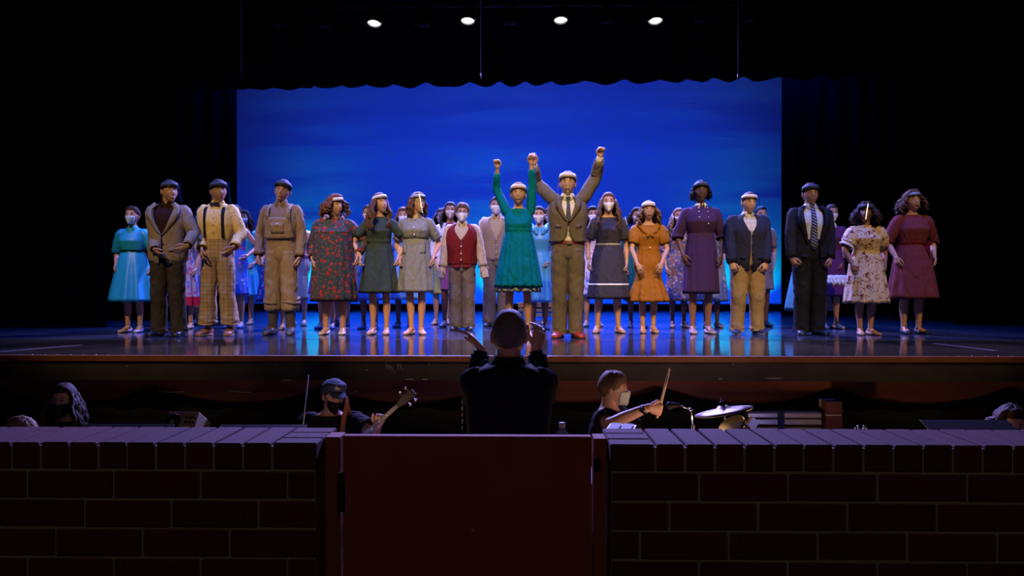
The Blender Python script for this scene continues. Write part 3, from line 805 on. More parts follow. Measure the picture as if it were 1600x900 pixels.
def hair_locks(p, mb, n=26, length=0.34, wave=0.014, rad=0.013, a0=1.15, a1=PI, b=0.15, seed=0, out=0.02, front=0.0, k=11, z_end=None):
    rng = random.Random(seed)
    for i in range(n):
        s = -1 if i % 2 else 1
        u = (i // 2 + rng.random() * 0.6) / (n / 2)
        a = s * (a0 + (a1 - a0) * u); bb = b + rng.uniform(-0.15, 0.35)
        P0 = head_surf(a, bb, p.fem); P0 = P0 + nz(P0) * 0.012
        L = length * rng.uniform(0.85, 1.08); ph = rng.uniform(0, 6.28); pts = []; rr = []
        ou = np.array([math.sin(a), -math.cos(a), 0]); fw = np.array([-0.15 * math.sin(a), -1, 0])
        fq = front * max(0, 1 - u * 1.8)
        hp = p.HT(P0); fr = rng.uniform(2.0, 3.0)
        for j in range(k):
            t = j / (k - 1); q = hp + np.array([0, 0, -1]) * L * t * p.sc + p.Rm @ ou * (out * math.sin(min(1, t * 1.6) * PI / 2)) + fw * fq * t ** 0.8
            q = q + np.array([math.cos(ph + t * 6.28 * fr), math.sin(ph + t * 6.28 * fr), 0]) * wave * min(1, t * 3)
            # stay outside the neck, shoulders and chest
            if q[2] < p.Z(1.47):
                rx, ry, yc = p.prof(q[2], 0.022); e = math.sqrt((q[0] / rx) ** 2 + ((q[1] - yc) / ry) ** 2)
                if e < 1: q[1] = yc + (q[1] - yc) / max(e, .25) if abs(q[1] - yc) > 0.02 else yc - ry * (1 if fq > 0 else -1) * math.sqrt(max(0.05, 1 - (q[0] / rx) ** 2))
            pts.append(q); rr.append(rad * (0.55 + 0.65 * math.sin(min(1, t * 1.1 + 0.1) * PI) ** 0.7) * (1 if j < k - 1 else 0.3))
        mb.tube(pts, [r * p.sc for r in rr], 5, uref=(1, 0.2, 0))
    return mb

def hair(p, kind, seed=1, **k):
    mb = MB()
    if kind == 'short': hair_cap(p, 0.013, 0.62, 0.22, -0.5, seed=seed, mb=mb, curl=0.0015, **k)
    elif kind == 'crop': hair_cap(p, 0.006, 0.70, 0.25, -0.45, seed=seed, mb=mb, **k)
    elif kind == 'mop': hair_cap(p, 0.024, 0.50, 0.10, -0.5, seed=seed, mb=mb, curl=0.006, **k)
    elif kind == 'fringe':
        hair_cap(p, 0.018, 0.42, 0.08, -0.55, seed=seed, mb=mb, curl=0.003, **k)
    elif kind == 'updo':
        hair_cap(p, 0.016, 0.66, 0.30, -0.5, seed=seed, mb=mb, puff=0.008, curl=0.002)
        mb.ell(p.HT((0, 0.105, 0.015)), np.array((.052, .035, .05)) * p.hsc, p.Rm, 12, 8)
    elif kind == 'bun':
        hair_cap(p, 0.013, 0.66, 0.28, -0.5, seed=seed, mb=mb); mb.ell(p.HT((0.0, 0.12, 0.03)), np.array((.045, .04, .045)) * p.hsc, p.Rm, 12, 8)
    elif kind == 'long':
        hair_cap(p, 0.016, 0.66, 0.15, -0.5, seed=seed, mb=mb)
        hair_locks(p, mb, k.get('n', 30), k.get('length', 0.33), k.get('wave', 0.012), 0.017, 1.10, PI, 0.12, seed, 0.048, k.get('front', 0.06))
    elif kind == 'bob':
        hair_cap(p, 0.018, 0.60, 0.10, -0.5, seed=seed, mb=mb, puff=0.006)
        hair_locks(p, mb, k.get('n', 28), k.get('length', 0.17), k.get('wave', 0.014), 0.016, 1.2, PI, 0.1, seed, k.get('out', 0.03), 0.0, 9)
    elif kind == 'cloud':
        hair_cap(p, 0.022, 0.62, 0.0, -0.6, seed=seed, mb=mb, puff=0.018, curl=0.007)
        hair_locks(p, mb, 34, k.get('length', 0.15), 0.02, 0.02, 1.05, PI, 0.15, seed, 0.065, 0.0, 9)
    return mb.build('hair', p.hairm, p.root)

# ------------------------------------------------------------------ garments
AR = lambda n: np.linspace(0, 2 * PI, n, endpoint=False)
def ring(rx, ry, yc, z, n, e=2.0, fold=None, a=None):
    a = AR(n) if a is None else a; s, c = np.sin(a), np.cos(a); m = 1.0 if fold is None else 1 + fold
    q = 2.0 / e
    x = rx * np.sign(s) * np.abs(s) ** q * m; y = yc - ry * np.sign(c) * np.abs(c) ** q * m
    return np.stack([x, y, np.full(len(a), z) if np.ndim(z) == 0 else z], 1)

def torso_cloth(p, mb, z0, z1, off=0.014, n=36, k=16, e=2.2, wr=0.008, seed=0, gap=None, flare=0.0, drop=0.0, mat=None, neck=None, bag=0.0):
    """cloth round the torso from z0 up to z1 (metres); gap(t, z) -> half opening angle at the front"""
    rng = np.random.RandomState(seed); ph = rng.uniform(0, 6, 5); rings = []
    for i in range(k + 1):
        t = i / k; z = z0 + (z1 - z0) * t
        rx, ry, yc = p.prof(z, off)
        if flare: rx += flare * (1 - t) ** 1.5; ry += flare * 0.8 * (1 - t) ** 1.5
        if bag: w = math.sin(min(1, t * 1.15) * PI); rx += bag * w; ry += bag * w
        if gap is not None: g0 = gap(t, z); a = np.linspace(g0, 2 * PI - g0, n)
        else: a = AR(n)
        f = wr * 1.3 * (np.sin(a * 5 + ph[0] + z * 22) + np.sin(a * 9 + ph[1] - z * 15) * 0.6)
        rings.append(ring(rx, ry, yc, z - drop * 0, n, e, f, a))
    mb.grid(rings, gap is None, False, False, mat)
    return rings

def sleeve(p, mb, s, t_end=1.95, r0=None, r1=None, off=0.012, puff=0.0, n=16, k=18, wr=0.03, seed=0, cuff=0.0, mat=None, t0=0.0):
    """sleeve round the arm: t runs 0 shoulder, 1 elbow, 2 wrist"""
    rng = np.random.RandomState(seed + (5 if s > 0 else 0)); ph = rng.uniform(0, 6, 4)
    S, E, W = p.sh[s], p.el[s], p.wr[s]; r = p.armr
    inner = S + np.array([-s * 0.055 * p.sc, 0, -0.012 * p.sc])
    key = crv([list(inner), list(S + np.array([0, 0, 0.0])), list((S + E) / 2), list(E), list((E + W) / 2), list(W)], 61)
    tt = np.concatenate([np.linspace(-0.25, 0, 13)[:-1], np.linspace(0, 1, 25)[:-1], np.linspace(1, 2, 25)])
    rad = np.interp(tt, [-.25, 0, .5, 1, 1.4, 2], [r[0] * 1.12, r[0] * 1.06, r[1], r[2], r[4] * 1.05, r[5] * 1.05]) + off * np.interp(tt, [-.25, 0, .5], [.3, .6, 1])
    if r1: rad = np.interp(tt, [-.25, 0, t_end], [r0 or rad[0], r0 or rad[12], r1])
    if puff: rad = rad + puff * np.clip(np.sin((tt + 0.15) / (t_end + 0.15) * PI), 0, 1)
    sel = np.linspace(0, int(np.searchsorted(tt, t_end)), k).astype(int); sel = np.clip(sel, 0, 60)
    P = key[sel]; rr = rad[sel]
    if cuff: rr = rr.copy(); rr[-1] *= 1 + cuff; rr[-2] *= 1 + cuff
    a = AR(n)
    def fold(u, aa):
        return wr * (np.sin(aa * 2 + ph[0] + u * 23) * 0.6 + np.sin(aa * 3 + ph[1] - u * 31) * 0.5) + (0.0 if not puff else 0.05 * np.sin(aa * 8) * math.sin(u * PI))
    th = (0, -1, 0.2)
    rings = tube_rings(P, [(x, x * 1.04) for x in rr], n, th, fold)
    d = nz(P[-1] - P[-2]); rings.append(rings[-1] * 0.86 + P[-1] * 0.14 - d * 0.004)
    mb.grid(rings, True, False, False, mat)
    return P[-1], d, rr[-1]

def skirt(p, mb, zw, zh, hw, hd=None, rw=None, pleats=14, amp=0.05, n=84, k=14, pw=1.0, seed=0, wavy=0.0, off=0.012, mat=None, slim=None, shift=0.0):
    """skirt from waist height zw to hem zh with hem half-width hw"""
    rng = np.random.RandomState(seed); ph = rng.uniform(0, 6, 4); a = AR(n); rings = []
    r0 = p.prof(zw, off); hd = hd or hw * 0.82
    jit = 0.35 * np.sin(a * 3 + ph[1]) + 0.2 * np.sin(a * 5 + ph[2])
    for i in range(k + 1):
        t = i / k; z = zw + (zh - zw) * t
        body = p.prof(max(z, p.Z(0.84)), off)
        q = t ** pw
        rx = r0[0] + (hw - r0[0]) * q; ry = r0[1] + (hd - r0[1]) * q
        if slim: q = np.interp(t, [0, slim, 1], [0, 0.12, 1.0]) ; rx = r0[0] + (hw - r0[0]) * q; ry = r0[1] + (hd - r0[1]) * q
        if z > p.Z(0.80): rx = max(rx, body[0]); ry = max(ry, body[1])
        f = 1.5 * amp * min(1, 0.15 + t * 1.1) * np.sin(a * pleats + jit * 2 + ph[0]) * (0.75 + 0.25 * np.sin(a * 2 + ph[3]))
        zz = np.full(n, z) + wavy * t * np.sin(a * pleats + jit * 2 + ph[0] + 1.2)
        R_ = ring(rx, ry, r0[2] * (1 - t) - 0.01 * t, 0, n, 2.0, f); R_[:, 2] = zz; R_[:, 0] += shift * t
        rings.append(R_)
    rings.append(rings[-1] * np.array([0.95, 0.95, 1]) + np.array([0, 0, 0.012]))
    mb.grid(rings, True, False, False, mat)
    return rings

def belt(p, name, z, h, m, off=0.018, parent=None, th=0.0):
    mb = MB(); n = 36
    rings = []
    for dz, o in ((-h / 2, -0.004), (-h / 2, 0.001), (h / 2, 0.001), (h / 2, -0.004)):
        rx, ry, yc = p.prof(z, off + o); rings.append(ring(rx, ry, yc, z + dz, n, 2.2))
    mb.grid(rings, True); return mb.build(name, m, parent or p.root, sharp=40)

def dress(p, m, waist, hem, hw, sl=1.0, puff=0.0, neck=1.455, pleats=14, amp=0.05, pw=1.0, off=0.012, hd=None, sl_off=0.012, name='dress', m2=None, bag=0.0, seed=3, wavy=0.0, slim=None, sl_r=None, cuff=0.0, n=84, gap=None, shift=0.0):
    """waist, hem in metres above the floor"""
    mb = MB()
    top = p.Z(neck)
    torso_cloth(p, mb, waist - 0.02, top, off, 40, 18, 2.15, 0.006, seed, bag=bag)
    for s in (-1, 1):
        if sl > 0: sleeve(p, mb, s, sl, off=sl_off, puff=puff, seed=seed, r1=sl_r, cuff=cuff)
    skirt(p, mb, waist, hem, hw, hd, None, pleats, amp, n, 16, pw, seed, wavy, off + 0.004, 1 if m2 else None, slim, shift)
    return mb.build(name, [m, m2] if m2 else m, p.root)

def collar(p, m, z=1.455, h=0.04, gap=0.35, flare=0.028, parent=None, name='collar', point=0.03, off=0.006):
    mb = MB(); n = 28; rings = []
    a = np.linspace(gap, 2 * PI - gap, n)
    zt = p.Z(z) + h * 0.75 * p.sc
    for t in (0, 0.25, 1.0):
        zz = zt - t * h * p.sc * (1 + 0)
        rx, ry, yc = p.prof(zt, off); rx += flare * t * p.sc; ry += flare * t * p.sc
        w = np.exp(-((np.minimum(a, 2 * PI - a) - gap) / 0.45) ** 2)
        R_ = ring(rx, ry, yc, 0, n, 2.0, None, a); R_[:, 2] = zz - point * p.sc * t * w
        R_[:, 1] -= 0.012 * t * w
        rings.append(R_)
    mb.grid(rings, False); return solid(mb.build(name, m, parent or p.root), 0.004, 1)

def shirt(p, m, z0, sl=1.95, off=0.012, sl_off=0.014, neck=1.475, bag=0.012, name='shirt', cuff=0.12, seed=4, col=True, gap=0.3, cm=None):
    mb = MB(); torso_cloth(p, mb, z0, p.Z(neck), off, 40, 18, 2.2, 0.010, seed, bag=bag)
    for s in (-1, 1): sleeve(p, mb, s, sl, off=sl_off, seed=seed, wr=0.05, cuff=cuff)
    o = mb.build(name, m, p.root)
    if col: collar(p, cm or m, 1.475 if not p.fem else 1.455, 0.045, gap, 0.022, o)
    return o

def trousers(p, m, zw, r_knee=0.078, r_hem=0.075, hem=0.05, off=0.012, name='trousers', seed=6, r_top=0.1, puddle=0.0, n=18):
    mb = MB(); k = 8; rings = []
    for i in range(k + 1):
        z = p.Z(0.77) + (zw - p.Z(0.77)) * i / k; rx, ry, yc = p.prof(z, off)
        if i < 3: rx *= (0.55, 0.78, 0.95)[i]; ry *= (0.45, 0.68, 0.90)[i]
        rings.append(ring(rx, ry, yc, z, 32, 2.3))
    mb.grid(rings, True, True, False)
    rng = np.random.RandomState(seed); sc = p.sc
    for s in (-1, 1):
        ph = rng.uniform(0, 6, 4); hp, kn, an = p.hip[s], p.knee[s], p.ankle[s]; lg = 1 + (p.g - 1) * 0.7
        h0 = np.array([hp[0], hp[1], p.Z(0.93)]); b = np.array([an[0], an[1], hem]); 
        K = [list(h0) + [r_top * lg * .82, r_top * lg * 1.24], list(hp * .7 + kn * .3) + [r_top * lg * .94, r_top * lg * 1.16], list(hp * .35 + kn * .65) + [r_knee * lg * 1.08] * 2, list(kn) + [r_knee * lg * 0.98, r_knee * lg * 1.04], list((kn + an) / 2 + np.array([0, .006, 0])) + [(r_knee + r_hem) / 2] * 2, list(b + np.array([0, -.004, .06])) + [r_hem, r_hem * 1.12], list(b) + [r_hem * (1 + puddle), r_hem * (1.15 + puddle)]]
        K = np.array(K); K[:, 3:] *= sc; C = crv(K, 30)
        def fold(u, aa, ph=ph):
            low = math.exp(-((u - 0.95) / 0.12) ** 2); kn_ = math.exp(-((u - 0.5) / 0.12) ** 2); cr = math.exp(-(u / 0.15) ** 2)
            cre = 0.05 * np.exp(-((np.abs(np.angle(np.exp(1j * (aa + PI / 2)))) / 0.25) ** 2))   # pressed crease
            return cre + (0.016 + 0.05 * low + 0.03 * kn_ + 0.03 * cr) * (np.sin(aa * 2 + ph[0] + u * 44) + 0.7 * np.sin(aa * 3 + ph[1] - u * 61))
        rr = tube_rings(C[:, :3], C[:, 3:], n, (1, 0, 0), fold)
        rr.append(rr[-1] * 0.85 + C[-1, :3] * 0.15 + np.array([0, 0, 0.01]))
        mb.grid(rr, True, True, False)
    return mb.build(name, m, p.root)

def jacket(p, m, z0, vz, sl=1.93, off=0.026, bag=0.01, sl_off=0.022, neck=1.475, seed=8, open_low=0.22, open_top=0.62, name='jacket', lapel=True, button_m=None, nb=2, pads=0.0, pocket=True, buttons=None, open_mid=0.0, lap_w=0.05, flare=0.012):
    """vz = height of the top button; the front opens in a V above it and falls open below"""
    mb = MB(); top = p.Z(neck)
    def gap(t, z):
        if z >= vz: return open_mid + (open_top - open_mid) * ((z - vz) / (top - vz)) ** 0.85 + 0.02
        u = (vz - z) / (vz - z0); return open_mid + 0.02 + open_low * max(0, u - 0.45) ** 1.5 * 2.4
    rings = torso_cloth(p, mb, z0, top, off, 44, 22, 2.35, 0.006, seed, gap, flare=flare, bag=bag)
    for s in (-1, 1): sleeve(p, mb, s, sl, off=sl_off, seed=seed, wr=0.035, r0=(p.armr[0] * 1.12 + sl_off + pads))if pads else sleeve(p, mb, s, sl, off=sl_off, seed=seed, wr=0.035)
    o = solid(mb.build(name, m, p.root), 0.006, -1)
    if lapel:
        for s in (-1, 1):
            lm = MB(); pts = []; nn = []; ww = []
            for R_ in rings:
                q = R_[0] if s < 0 else R_[-1]
                # ring starts on the +x side: index 0 is x > 0
                q = R_[0] if s > 0 else R_[-1]
                if q[2] >= vz - 0.01:
                    t = (q[2] - vz) / (top - vz); pts.append(q + np.array([s * 0.012 * p.sc, -0.006, 0])); nn.append((s * 0.35, -1, 0.1))
                    ww.append(lap_w * p.sc * (0.25 + 1.35 * min(1, t * 1.5) * (1 - 0.45 * max(0, t - .55) / .45)))
            if len(pts) > 2:
                pts = [q + np.array([s * w * 0.35, 0.0, 0]) for q, w in zip(pts, ww)]
                lm.strip(pts, nn, ww, 0.006); lm.build('lapel', m, o)
    if button_m:
        zs = buttons or [vz - 0.012 - 0.10 * i for i in range(nb)]
        for z in zs:
            bm = MB(); q = p.surf(0.012, z, off + bag + 0.01); bm.cyl(q, q + np.array([0, -0.006, 0]), 0.011, 0.009, 8); bm.build('button', button_m, o)
    if pocket:
        for s in (-1, 1):
            z = z0 + 0.16 * p.sc; pm = MB(); pts = [p.surf(s * x * p.sc, z + 0.004 * i, off + bag + flare * 0.6 + 0.004) for i, x in enumerate((0.075, 0.105, 0.135))]
            pm.strip(pts, (s * 0.3, -1, 0), 0.035, 0.004); pm.build('pocket_flap', m, o)
    return o

def buttons(p, m, zs, xs=(0.0,), off=0.02, r=0.008, parent=None):
    for z in zs:
        for x in xs:
            mb = MB(); q = p.surf(x, z, off); mb.cyl(q, q + np.array([0, -0.006, 0]), r, r * 0.8, 8); mb.build('button', m, parent or p.root)

def strap(p, name, m, x, z0, z1, w=0.03, off=0.022, parent=None, back=True, xb=None):
    mb = MB(); pts = []; nn = []
    zt = p.Z(1.455 if not p.fem else 1.43)
    for z in np.linspace(z0, zt - 0.05 * p.sc, 10): q = p.surf(x, z, off); pts.append(q); nn.append((x * 2, -1, 0.05))
    top = p.prof(zt - 0.02 * p.sc, off)
    pts.append(np.array([x * 0.98, top[2] - 0.05 * p.sc, zt - 0.012 * p.sc])); nn.append((0, -0.7, 0.7))
    pts.append(np.array([x * 0.96, top[2], zt + 0.012 * p.sc])); nn.append((0, 0, 1))
    pts.append(np.array([x * 0.94, top[2] + 0.05 * p.sc, zt - 0.012 * p.sc])); nn.append((0, 0.7, 0.7))
    if back:
        for z in np.linspace(zt - 0.05 * p.sc, z1, 8): q = p.surf(x * 0.8, z, off, True); pts.append(q); nn.append((x * 2, 1, 0.05))
    mb.strip(pts, nn, w, 0.004); return mb.build(name, m, parent or p.root)

def tie(p, m, z_top, z_end, off=0.03, w=0.075, x=0.0):
    mb = MB(); pts = []; nn = []; ww = []
    L = z_top - z_end
    for t in np.linspace(0, 1, 12):
        z = z_top - L * t; q = p.surf(x * t, z, off); pts.append(q); nn.append((0, -1, 0.05)); ww.append(w * p.sc * (0.4 + 0.65 * t if t < 0.93 else 0.35))
    mb.strip(pts, nn, ww, 0.006); o = mb.build('necktie', m, p.root)
    k = MB(); k.box(pts[0] + np.array([0, -0.006, 0.012]), (0.042 * p.sc, 0.024, 0.035 * p.sc), taper=1.15); bevel(k.build('tie_knot', m, o), 0.006)
    return o

def shoes(p, m, kind='oxford', sole=None, strapm=None):
    sc = p.sc; fl = 0.90 if p.fem else 1.04
    for s in (-1, 1):
        b0, fd, fs = p.foot[s]; up = np.array([0, 0, 1.0]); mb = MB(); aa = np.linspace(0, 2 * PI, 14, endpoint=False)
        if kind == 'boot':
            pass
        H = {'oxford': (.062, .092, .098, .085, .064, .054, .046), 'boot': (.08, .11, .12, .10, .072, .06, .05), 'pump': (.05, .062, .05, .036, .04, .044, .036), 'flat': (.05, .06, .05, .034, .038, .040, .032)}[kind]
        T_ = (-.066, -.055, -.015, .045, .10, .15, .185); Wd = (.024, .036, .040, .044, .051, .049, .036)
        FR = []
        for t, wd, h in zip(T_, Wd, H):
            lo = 0.0; c = b0 + fd * t * sc + up * (h + lo) / 2 * sc
            FR.append(c + np.outer(np.sign(np.cos(aa)) * np.abs(np.cos(aa)) ** 0.75 * wd * sc * fl, fs) + np.outer(np.sin(aa) * (h - lo) / 2 * sc, up))
        FR.append(b0 + fd * 0.203 * sc + up * 0.014 * sc + np.outer(np.cos(aa) * 0.018 * sc, fs) + np.outer(np.sin(aa) * 0.012 * sc, up))
        mb.grid(FR, True, True, True)
        if kind == 'boot':
            an, kn = p.ankle[s], p.knee[s]; C = crv([list(an + np.array([0, 0, 0.0])) + [.052, .060], list(an * .75 + kn * .25) + [.056, .062], list(an * .35 + kn * .65) + [.064, .068], list(an * .18 + kn * .82) + [.067, .070]], 12)
            rr = tube_rings(C[:, :3], C[:, 3:] * sc, 14, (1, 0, 0), lambda u, a_: 0.03 * np.sin(a_ * 2 + u * 19)); rr.append(rr[-1] * .9 + C[-1, :3] * .1 - np.array([0, 0, .02])); mb.grid(rr, True)
        o = mb.build('boot' if kind == 'boot' else 'shoe', m, p.root)
        if sole is not None:
            sm = MB(); FR = []
            for t, wd in zip(T_ + (.2,), Wd + (.022,)):
                c = b0 + fd * t * sc + up * 0.009 * sc; FR.append(c + np.outer(np.cos(aa) * (wd + .004) * sc * fl, fs) + np.outer(np.sin(aa) * 0.0095 * sc, up))
            sm.grid(FR, True, True, True); sm.build('sole', sole, o)
        if strapm is not None:
            st = MB(); an = p.ankle[s]; rg = [an + np.array([0, 0, -0.012 + dz]) * sc + np.outer(np.cos(aa) * 0.041 * sc * fl, (1, 0, 0)) + np.outer(np.sin(aa) * 0.047 * sc * fl, (0, 1, 0)) for dz in (-.006, .006)]
            st.grid(rg, True); st.strip([b0 + fd * t * sc + up * z * sc for t, z in ((.03, .09), (.06, .078), (.085, .062))], nz(up + fd * .5), 0.012, 0.003); solid(st.build('strap', strapm, o), 0.003, 1)

def mask(p, m, name='face_mask'):
    mb = MB(); nb_, na_ = 10, 13; rings = []
    for i in range(nb_):
        t = i / (nb_ - 1); b = math.asin(-0.008 / .117) + (math.asin(-0.108 / .117) - math.asin(-0.008 / .117)) * t
        wd = 0.92 + 0.12 * math.sin(t * PI)
        a = np.linspace(-wd, wd, na_); P = head_surf(a, np.full(na_, b), p.fem)
        # bridges straight over nose, lips and cheeks
        yn = np.interp(np.abs(a), [0, 0.35, 0.6, wd], [-0.118, -0.110, P[na_ // 2 + 4, 1] - 0.008, P[-1, 1] - 0.004])
        P[:, 1] = np.minimum(P[:, 1] - 0.005, yn + 0.012 * t ** 2 + 0.0025 * math.sin(t * 5 * PI))
        P[:, 0] *= 1.05; rings.append(p.HT(P))
    mb.grid(rings, False)
    o = solid(mb.build(name, m, p.root), 0.002, 1)
    lp = MB()
    for s in (-1, 1):
        j = 0 if s < 0 else na_ - 1; e = p.HT((s * 0.079, 0.02, 0.016)); e2 = p.HT((s * 0.078, 0.024, -0.02))
        lp.tube([rings[0][j], (rings[0][j] + e) / 2 + p.Rm @ np.array([s * .004, 0, 0]), e], 0.0022, 5); lp.tube([rings[-2][j], (rings[-2][j] + e2) / 2 + p.Rm @ np.array([s * .004, 0, 0]), e2], 0.0022, 5)
    lp.build('ear_loop', m, o)
    return o

def glasses(p, m):
    mb = MB()
    for s in (-1, 1):
        c = np.array([s * 0.032, -0.098, 0.010]); pts = [p.HT(c + np.array([math.cos(q) * .022, abs(math.cos(q) * .022 + s * .01) * .1, math.sin(q) * .017])) for q in np.linspace(0, 2 * PI, 15)]
        mb.tube(pts, 0.0026, 5, caps=False, uref=p.Rm @ np.array([0, 1, 0]))
        mb.tube([p.HT((s * 0.054, -0.094, 0.014)), p.HT((s * 0.072, -0.055, 0.014)), p.HT((s * 0.079, 0.015, 0.016))], 0.0024, 5)
    mb.tube([p.HT((-0.011, -0.099, 0.012)), p.HT((0, -0.104, 0.015)), p.HT((0.011, -0.099, 0.012))], 0.0024, 5)
    return mb.build('glasses', m, p.root)

m_visor = None
def visor_mat():
    global m_visor
    if m_visor: return m_visor
    m, nt, b = nmat('clear_visor_plastic')
    out = nt.nodes['Material Output']
    tr = nt.nodes.new('ShaderNodeBsdfTransparent'); gl = nt.nodes.new('ShaderNodeBsdfGlossy'); gl.inputs['Roughness'].default_value = 0.09
    gl.inputs['Color'].default_value = (1, 1, 1, 1); tr.inputs['Color'].default_value = (0.93, 0.95, 0.97, 1)
    lw = nt.nodes.new('ShaderNodeLayerWeight'); pw_ = nt.nodes.new('ShaderNodeMath'); pw_.operation = 'POWER'; pw_.inputs[1].default_value = 3.5
    nt.links.new(lw.outputs['Facing'], pw_.inputs[0]); fz = nt.nodes.new('ShaderNodeMath'); fz.operation = 'MULTIPLY_ADD'; fz.inputs[1].default_value = 0.45; fz.inputs[2].default_value = 0.045; nt.links.new(pw_.outputs[0], fz.inputs[0])
    mx = nt.nodes.new('ShaderNodeMixShader'); nt.links.new(fz.outputs[0], mx.inputs[0]); nt.links.new(tr.outputs[0], mx.inputs[1]); nt.links.new(gl.outputs[0], mx.inputs[2])
    nt.links.new(mx.outputs[0], out.inputs['Surface'])
    nt.nodes.remove(b); m_visor = m
    return m
def face_shield(p, band_m, tilt=0.0, h=0.036, visor=True, drop=0.19, arc=1.25, zc=0.072):
    """foam band round the brow with a clear curved visor hanging in front of the face"""
    mb = MB(); n = 30; a = np.linspace(-1.75, 1.75, n); rings = []
    for dz, o in ((-h / 2, 0.004), (-h / 2, 0.024), (h / 2, 0.024), (h / 2, 0.004)):
        b = np.arcsin(np.clip((zc + dz * 0.9 - 0.012 * (np.abs(a) / 1.75) ** 2) / 0.117, -.95, .95)); P = head_surf(a, b, p.fem)
        nn = P * np.array([1, 1, 0]); nn = nn / (np.linalg.norm(nn, axis=1, keepdims=True) + 1e-9)
        k = np.interp(np.abs(a), [0, 1.3, 1.75], [1, 0.8, 0.55]); P = P + nn * (o * k + 0.008)[:, None]; P[:, 2] = zc + dz - 0.012 * (np.abs(a) / 1.75) ** 2
        rings.append(p.HT(P))
    rings.append(rings[0]); mb.grid(rings, False)
    o = mb.build('face_shield', band_m, p.root)
    if visor:
        vm = MB(); n = 18; a = np.linspace(-arc, arc, n); rr = []
        for t in np.linspace(0, 1, 6):
            z = zc + h / 2 - (drop + h) * t
            P = np.stack([np.sin(a) * (0.100 + 0.004 * t), -0.026 - np.cos(a) * (0.098 + 0.055 * t), np.full(n, z) - 0.01 * t * np.cos(a * 1.2)], 1)
            rr.append(p.HT(P))
        vm.grid(rr, False); vm.build('visor', visor_mat(), o)
    return o

def bow_tie(p, m, z):
    mb = MB(); q = p.surf(0, z, 0.03)
    for s in (-1, 1):
        pts = [q + np.array([s * x, -0.004, 0]) for x in (0.004, 0.022, 0.05)]
        mb.strip(pts, (0, -1, 0), [0.020, 0.034, 0.048], 0.012)
    mb.box(q + np.array([0, -0.012, 0]), (0.018, 0.02, 0.024)); return mb.build('bow_tie', m, p.root, smooth=False)

def cuff(p, m, s, t=1.97, r=0.004, l=0.03):
    mb = MB(); E, W = p.el[s], p.wr[s]; d = nz(W - E); c = W; rr = p.armr[5] + 0.012
    mb.grid(tube_rings([c - d * l, c - d * 0.002, c + d * 0.006], [(rr, rr), (rr, rr), (rr * .8, rr * .8)], 14, (0, -1, .2)), True); return mb.build('cuff', m, p.root)
# ================================================================== the cast on the stage
class Spot_: pass
def place(cx, top, feet, extra=0.02):
    """where a standing person is: feet pixel gives the distance, top pixel the height"""
    q = Spot_(); d = F * CAMZ / (feet - 443.0); q.Y = d + 0.15
    base = at(cx, 500, q.Y); q.pos = (base[0], q.Y, 0.0)
    q.H = at(cx, top, q.Y)[2] - extra; q.mpp = q.Y / F; q.cx = cx
    q.z = lambda py: at(cx, py, q.Y)[2]
    q.w = lambda px, py, fwd=0.0: at(px, py, q.Y - fwd) - np.array(q.pos)
    q.k = lambda n: n * q.mpp
    return q

cream_band = plain('cream_foam_band', (0.80, 0.70, 0.62), 0.8, 0.2, noise=0.05)
dark_band = plain('dark_foam_band', (0.05, 0.055, 0.075), 0.7, 0.25, noise=0.1)
m_white = plain('white_mask_cloth', (0.80, 0.78, 0.74), 0.8, 0.2, noise=0.05)
m_bluemask = plain('pale_blue_mask', (0.42, 0.62, 0.66), 0.8, 0.2, noise=0.05)
m_pinkmask = plain('pink_white_mask', (0.75, 0.62, 0.60), 0.8, 0.2, noise=0.08)
m_btn = plain('pearl_button', (0.8, 0.78, 0.74), 0.3, 0.5, noise=0)
m_dkbtn = plain('dark_button', (0.03, 0.02, 0.02), 0.4, 0.4, noise=0)
m_blackcloth = plain('black_cloth', (0.012, 0.012, 0.014), 0.85, 0.2)
m_tanshoe = plain('tan_character_shoe', (0.45, 0.26, 0.13), 0.45, 0.4)
m_blackshoe = plain('black_shoe', (0.015, 0.014, 0.014), 0.4, 0.4)
m_blueshoe = plain('blue_shoe', (0.06, 0.09, 0.22), 0.45, 0.4)
m_frame = plain('spectacle_frame', (0.03, 0.03, 0.035), 0.3, 0.5, noise=0)
def cloth(name, c, **k):
    k.setdefault('rough', 0.85); k.setdefault('spec', 0.08); k.setdefault('noise', 0.12); k.setdefault('nscale', 40); k.setdefault('crease', 0.75); return plain(name, c, **k)

DOWN = lambda s: (0.0, -1, 0.0)
# --- brown-grey blazer man
q = place(263, 278, 527)
p = make_person('person in grey-brown blazer and dark trousers, hands before the belt', q.pos, q.H, 'm', 1.05, skin='tan', hair='dark', head=(44, 2, 0), mouth='grin', shoulder=1.05,
    arms={-1: dict(wrist=q.w(242, 390, 0.20), pole=(-.35, 1, -.2), dir=(0.75, -0.35, -0.6), thumb=(0.2, -1, 0.6)), 1: dict(wrist=q.w(293, 384, 0.24), pole=(.4, 1, -.2), dir=(-0.7, -0.4, -0.55), thumb=(0, -0.6, 1))},
    hands={-1: dict(curl=0.25, spread=0.6), 1: dict(curl=0.3, spread=0.6)}, stance=0.115)
hair(p, 'short', 3); face_shield(p, dark_band, h=0.042, drop=0.16)
shirt(p, cloth('maroon_black_shirt', (0.030, 0.012, 0.012)), p.Z(0.9), neck=1.48, sl_off=.002, bag=0.0, off=.006)
trousers(p, cloth('charcoal_trousers', (0.045, 0.038, 0.032)), p.Z(1.06), 0.088, 0.088, 0.035, r_top=0.105, puddle=0.12)
jacket(p, cloth('grey_brown_blazer', (0.245, 0.195, 0.135)), q.z(414), q.z(366), off=0.030, bag=0.014, sl_off=0.022, button_m=m_dkbtn, nb=2, sl=1.96, open_top=0.6)
shoes(p, m_blackshoe, 'oxford', m_blackshoe)
